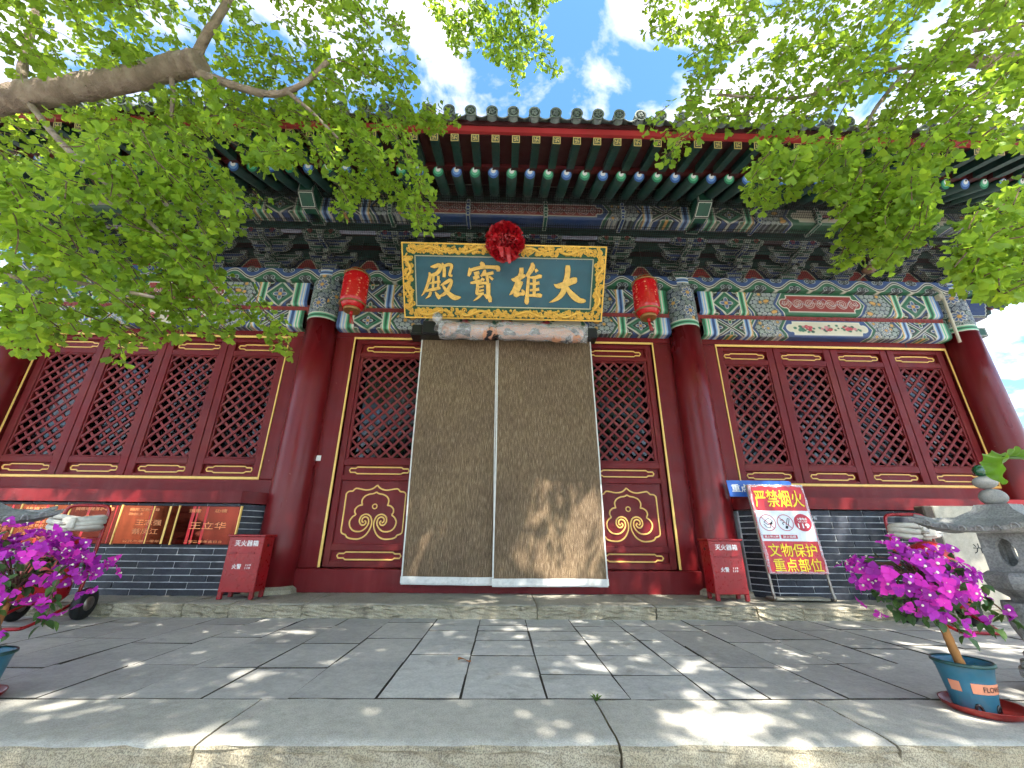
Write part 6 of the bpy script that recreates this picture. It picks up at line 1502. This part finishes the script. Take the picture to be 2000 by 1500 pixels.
def tree(lab, base, trunk, limbs, regions, over, seed):
    rng = np.random.default_rng(seed); t = thing('ginkgo_tree', lab, 'tree', base, 0, 'ginkgo trees in front of the hall'); B_ = np.array(base); tr = smooth_path(trunk, 6)
    rr = random.Random(seed); b = MB(); n = len(tr); b.tube([tuple(np.array(p)-B_) for p in tr], [.33-.15*i/n+rr.uniform(-.012, .012) for i in range(n)], 16); b.build('trunk', TBARK, t)
    for pts, r0, r1 in limbs:
        W_ = [un(*p) if len(p) == 3 else np.array(p[:3]) for p in pts]; sp = smooth_path(W_, 14 if r0 > .06 else 8); m_ = len(sp); b = MB(); b.tube([tuple(np.array(p)-B_) for p in sp], [(r0+(r1-r0)*i/m_)*(1+rr.uniform(-.07, .07)+.10*math.exp(-((i/m_-.93)/.05)**2)) for i in range(m_)], 18); b.v = [tuple(c+rr.uniform(-1, 1)*min(r0*.06, .008) for c in p) for p in b.v]; b.build('limb', TBARK, t)
    P, A, N, S = [], [], [], []; tw = MB()
    for reg in regions:
        twigs, r = region(*reg[:5], rng, **(reg[5] if len(reg) > 5 else {}))
        for a, l_ in zip((P, A, N, S), r): a.append(l_)
        for pts in twigs: tw.tube([tuple(p-B_) for p in pts[::2]] if len(pts) > 5 else [tuple(p-B_) for p in pts], .0026, 4, cap=False)
    # the rest of the crown, unseen over court and camera, thickened to shade the terrace
    nodes_ = []
    for (c, sz, k) in over:
        c, sz = np.array(c), np.array(sz)
        for _ in range(k):
            p = c+rng.normal(0, 1, 3)*sz*.5; d = rng.normal(0, 1, 3)*np.array([1, 1, .25]); d /= np.linalg.norm(d); q = p.copy(); line = [q]
            for i in range(8): q = q+d*.075+np.array([0, 0, -.006]); line.append(q)
            line = np.array(line); x, y, z = pj(line); vis = (z > .05) & (x > -140) & (x < 2140) & (y > -160) & (y < 1600)
            if vis.any() or line[:, 2].min() < 2.2 or in_gap(line): continue
            nodes_.append(line); tw.tube([tuple(p_-B_) for p_ in line[::2]], .004, 4, cap=False)
    if nodes_:
        r = cluster_leaves(np.concatenate(nodes_), rng, (3, 5), .085, .4, .05)
        for a, l_ in zip((P, A, N, S), r): a.append(l_)
    tw.build('twigs', TWIG, t)['kind'] = 'stuff'
    P, A, N, S = (np.concatenate(a) for a in (P, A, N, S)); tint = np.clip(rng.normal(.5, .25, len(P)), 0, 1)
    x, y, z = pj(P); infr = (z > .3) & (x > 5) & (x < 1995) & (y > 5) & (y < 1495); score = np.where(infr, S/np.maximum(z, .3), 0); top = np.argsort(-score)[:300]
    X = np.cross(A, N)
    for i in top:
        o = put('leaf', LEAFV[rng.integers(9)], t); R = np.stack([X[i], A[i], N[i]], 1)*S[i]; p = P[i]-B_
        o.matrix_basis = Matrix(((R[0, 0], R[0, 1], R[0, 2], p[0]), (R[1, 0], R[1, 1], R[1, 2], p[1]), (R[2, 0], R[2, 1], R[2, 2], p[2]), (0, 0, 0, 1)))
    rest = np.setdiff1d(np.arange(len(P)), top); o = leaf_mass('foliage', P[rest], A[rest], N[rest], S[rest], tint[rest], t, B_); o['kind'] = 'stuff'
    print('leaves', len(P))
dL = lambda x, y: (1.5+max(x, 0)/700*.9, 2.1+max(x, 0)/700*1.0)
dL1 = lambda x, y: (2.2+max(x, 0)/700*.3, 3.5)
L1 = [(-60, -60), (745, -60), (790, 60), (812, 120), (795, 190), (850, 205), (915, 240), (840, 255), (760, 262), (700, 262), (640, 246), (560, 275), (480, 250), (400, 290), (330, 270), (-60, 340)]
L2 = [(-60, 290), (330, 240), (420, 280), (475, 330), (520, 395), (480, 425), (440, 475), (425, 525), (505, 570), (545, 620), (585, 695), (550, 685), (500, 640), (430, 655), (330, 655), (285, 665), (245, 725), (222, 690), (180, 640), (110, 655), (50, 690), (-60, 650)]
L3 = [(560, 240), (640, 225), (800, 245), (835, 350), (862, 450), (820, 450), (790, 405), (740, 385), (700, 370), (672, 425), (648, 418), (648, 350), (600, 310)]
L4 = [(380, 220), (560, 240), (610, 300), (520, 335), (470, 300)]
C1 = [(820, -60), (1085, -60), (1090, 25), (1062, 40), (1090, 152), (1062, 155), (1030, 95), (1010, 184), (992, 178), (972, 112), (930, 100), (893, 108), (872, 45), (838, 45)]
dC = lambda x, y: (4.1, 4.7)
R1 = [(1245, -60), (2060, -60), (2060, 310), (1900, 265), (1830, 335), (1760, 315), (1640, 335), (1560, 335), (1500, 385), (1465, 335), (1490, 265), (1420, 245), (1375, 255), (1300, 322), (1285, 275), (1250, 242), (1262, 212), (1330, 200), (1345, 150), (1310, 90), (1265, 60)]
R2 = [(1475, 255), (1840, 285), (1850, 330), (1818, 380), (1828, 445), (1772, 475), (1718, 530), (1690, 505), (1640, 515), (1618, 490), (1650, 430), (1630, 392), (1570, 355), (1490, 405), (1462, 382)]
R3 = [(2060, 320), (2060, 525), (1990, 565), (1950, 582), (1900, 562), (1862, 540), (1868, 480), (1885, 420), (1960, 385)]
dR = lambda x, y: (2.0-max(0, x-1700)/300*.4+max(0, 250-y)/250*.4, 2.6-max(0, x-1700)/300*.4+max(0, 250-y)/250*1.1)
dR3 = lambda x, y: (1.5, 1.95)
bL, bR = (-5.7, -3.7, -1.02), (5.9, -3.9, -1.02)
limbL = [([(-330, 240, 3.3), (-150, 215, 3.0), (0, 195, 2.9), (150, 172, 2.85), (270, 150, 2.8), (350, 128, 2.75), (392, 122, 2.72)], .100, .068), ([(375, 132, 2.74), (400, 75, 2.72), (440, 10, 2.7), (490, -90, 2.7)], .034, .018), ([(380, 140, 2.74), (460, 168, 2.68), (530, 184, 2.62), (590, 165, 2.58), (640, 120, 2.55)], .030, .012),
         ([(335, 150, 2.76), (338, 190, 2.72), (333, 235, 2.7)], .016, .010), ([(560, 178, 2.6), (610, 220, 2.5), (660, 270, 2.45)], .014, .006), ([(60, 205, 2.85), (130, 290, 2.3), (240, 385, 2.1), (330, 470, 2.05)], .020, .007), ([(-80, 420, 1.9), (0, 530, 1.8), (140, 550, 1.8), (300, 580, 1.85)], .014, .006), ([(40, 160, 2.9), (60, 60, 3.0), (110, -80, 3.1)], .03, .02),
         ([(-5.5, -3.7, 2.9, 0), (-4.0, -4.6, 4.2, 0), (-2.0, -5.2, 5.0, 0), (-.5, -5.6, 5.4, 0)], .12, .04), ([(-5.5, -3.6, 2.4, 0), (-5.0, -3.0, 3.2, 0), tuple(un(-330, 240, 3.3))+(0,)], .17, .125), ([(-5.6, -3.8, 3.0, 0), (-5.5, -4.6, 4.6, 0), (-5.2, -5.2, 6.4, 0)], .15, .05)]
limbL.append(([(-.5, -5.6, 5.4, 0), (.4, -3.6, 6.0, 0), (.3, -2.2, 6.2, 0), tuple(un(985, -90, 4.5))+(0,)], .03, .012))
tree('ginkgo tree with a thick bare limb, its leaves covering the upper left', bL, [(-5.7, -3.7, -1.02), (-5.65, -3.7, .6), (-5.55, -3.65, 2.2), (-5.55, -3.75, 3.4)], limbL,
     [(L1, dL1, 300, 25, .36, dict(size=.039, per=(2, 5))), (L2, dL, 200, 36, .30, dict(size=.037, step=.030, per=(2, 5), jit=.2)), (L3, dL, 56, 40, .26, dict(size=.036, step=.028, per=(2, 5), jit=.2)), (L4, dL, 12, 20, .24, dict(size=.040)), (C1, dC, 40, 62, .50, dict(size=.050, step=.042, down=.7))],
     [((-3.4, -4.9, 4.6), (2.4, 1.8, 1.1), 130), ((-1.2, -5.6, 5.2), (1.9, 1.5, .9), 120), ((-5.3, -4.2, 6.0), (2.0, 2.0, 1.6), 70), ((-3.8, -3.6, 4.2), (2.2, 1.2, .9), 70), ((-2.6, -3.9, 6.6), (3.2, 1.6, 1.0), 190), ((-1.5, -6.0, 6.3), (2.4, 1.6, 1.0), 165), ((-.3, -4.0, 6.9), (2.0, 1.4, .9), 130), ((-.2, -5.0, 6.6), (2.4, 1.6, 1.0), 90)], 21)
limbR = [([(2380, 150, 3.2), (2180, 120, 3.0), (2060, 108, 2.9), (1990, 112, 2.85), (1920, 122, 2.8), (1860, 112, 2.78)], .075, .030), ([(1920, 118, 2.8), (1800, 125, 2.72), (1680, 150, 2.62), (1560, 190, 2.55), (1400, 185, 2.5)], .020, .006), ([(2080, 40, 2.9), (1900, 60, 2.8), (1830, 95, 2.7), (1760, 150, 2.6)], .018, .006), ([(1760, 150, 2.6), (1700, 230, 2.4), (1680, 330, 2.3), (1700, 430, 2.25)], .012, .005), ([(2150, 400, 2.0), (2040, 430, 1.8), (1960, 470, 1.75), (1910, 520, 1.72)], .012, .005),
         ([(5.7, -3.9, 3.0, 0), (4.0, -4.7, 4.3, 0), (2.2, -5.2, 5.0, 0), (.9, -5.5, 5.4, 0)], .12, .04), ([(5.75, -3.8, 2.3, 0), (5.2, -3.2, 3.2, 0), tuple(un(2380, 150, 3.2))+(0,)], .15, .08), ([(5.8, -4, 3.0, 0), (5.7, -4.8, 4.8, 0), (5.4, -5.4, 6.6, 0)], .15, .05)]
tree('ginkgo tree reaching in from the right edge over the right bay', bR, [(5.9, -3.9, -1.02), (5.85, -3.9, .6), (5.75, -3.85, 2.2), (5.75, -3.95, 3.4)], limbR,
     [(R1, dR, 250, 152, .34, dict(size=.038, per=(2, 5), jit=.22)), (R2, dR, 110, 128, .27, dict(size=.038, step=.030, per=(2, 5), jit=.2)), (R3, dR3, 70, 150, .20, dict(size=.036, step=.030, per=(2, 5)))],
     [((3.4, -4.9, 4.6), (2.4, 1.8, 1.1), 125), ((1.2, -5.6, 5.2), (1.9, 1.5, .9), 105), ((5.3, -4.4, 6.0), (2.0, 2.0, 1.6), 70), ((3.9, -3.6, 4.2), (2.2, 1.2, .9), 75), ((2.6, -3.9, 6.6), (3.0, 1.6, 1.0), 190), ((1.6, -6.0, 6.3), (2.4, 1.6, 1.0), 160), ((.9, -4.1, 6.9), (1.6, 1.2, .9), 80)], 33)
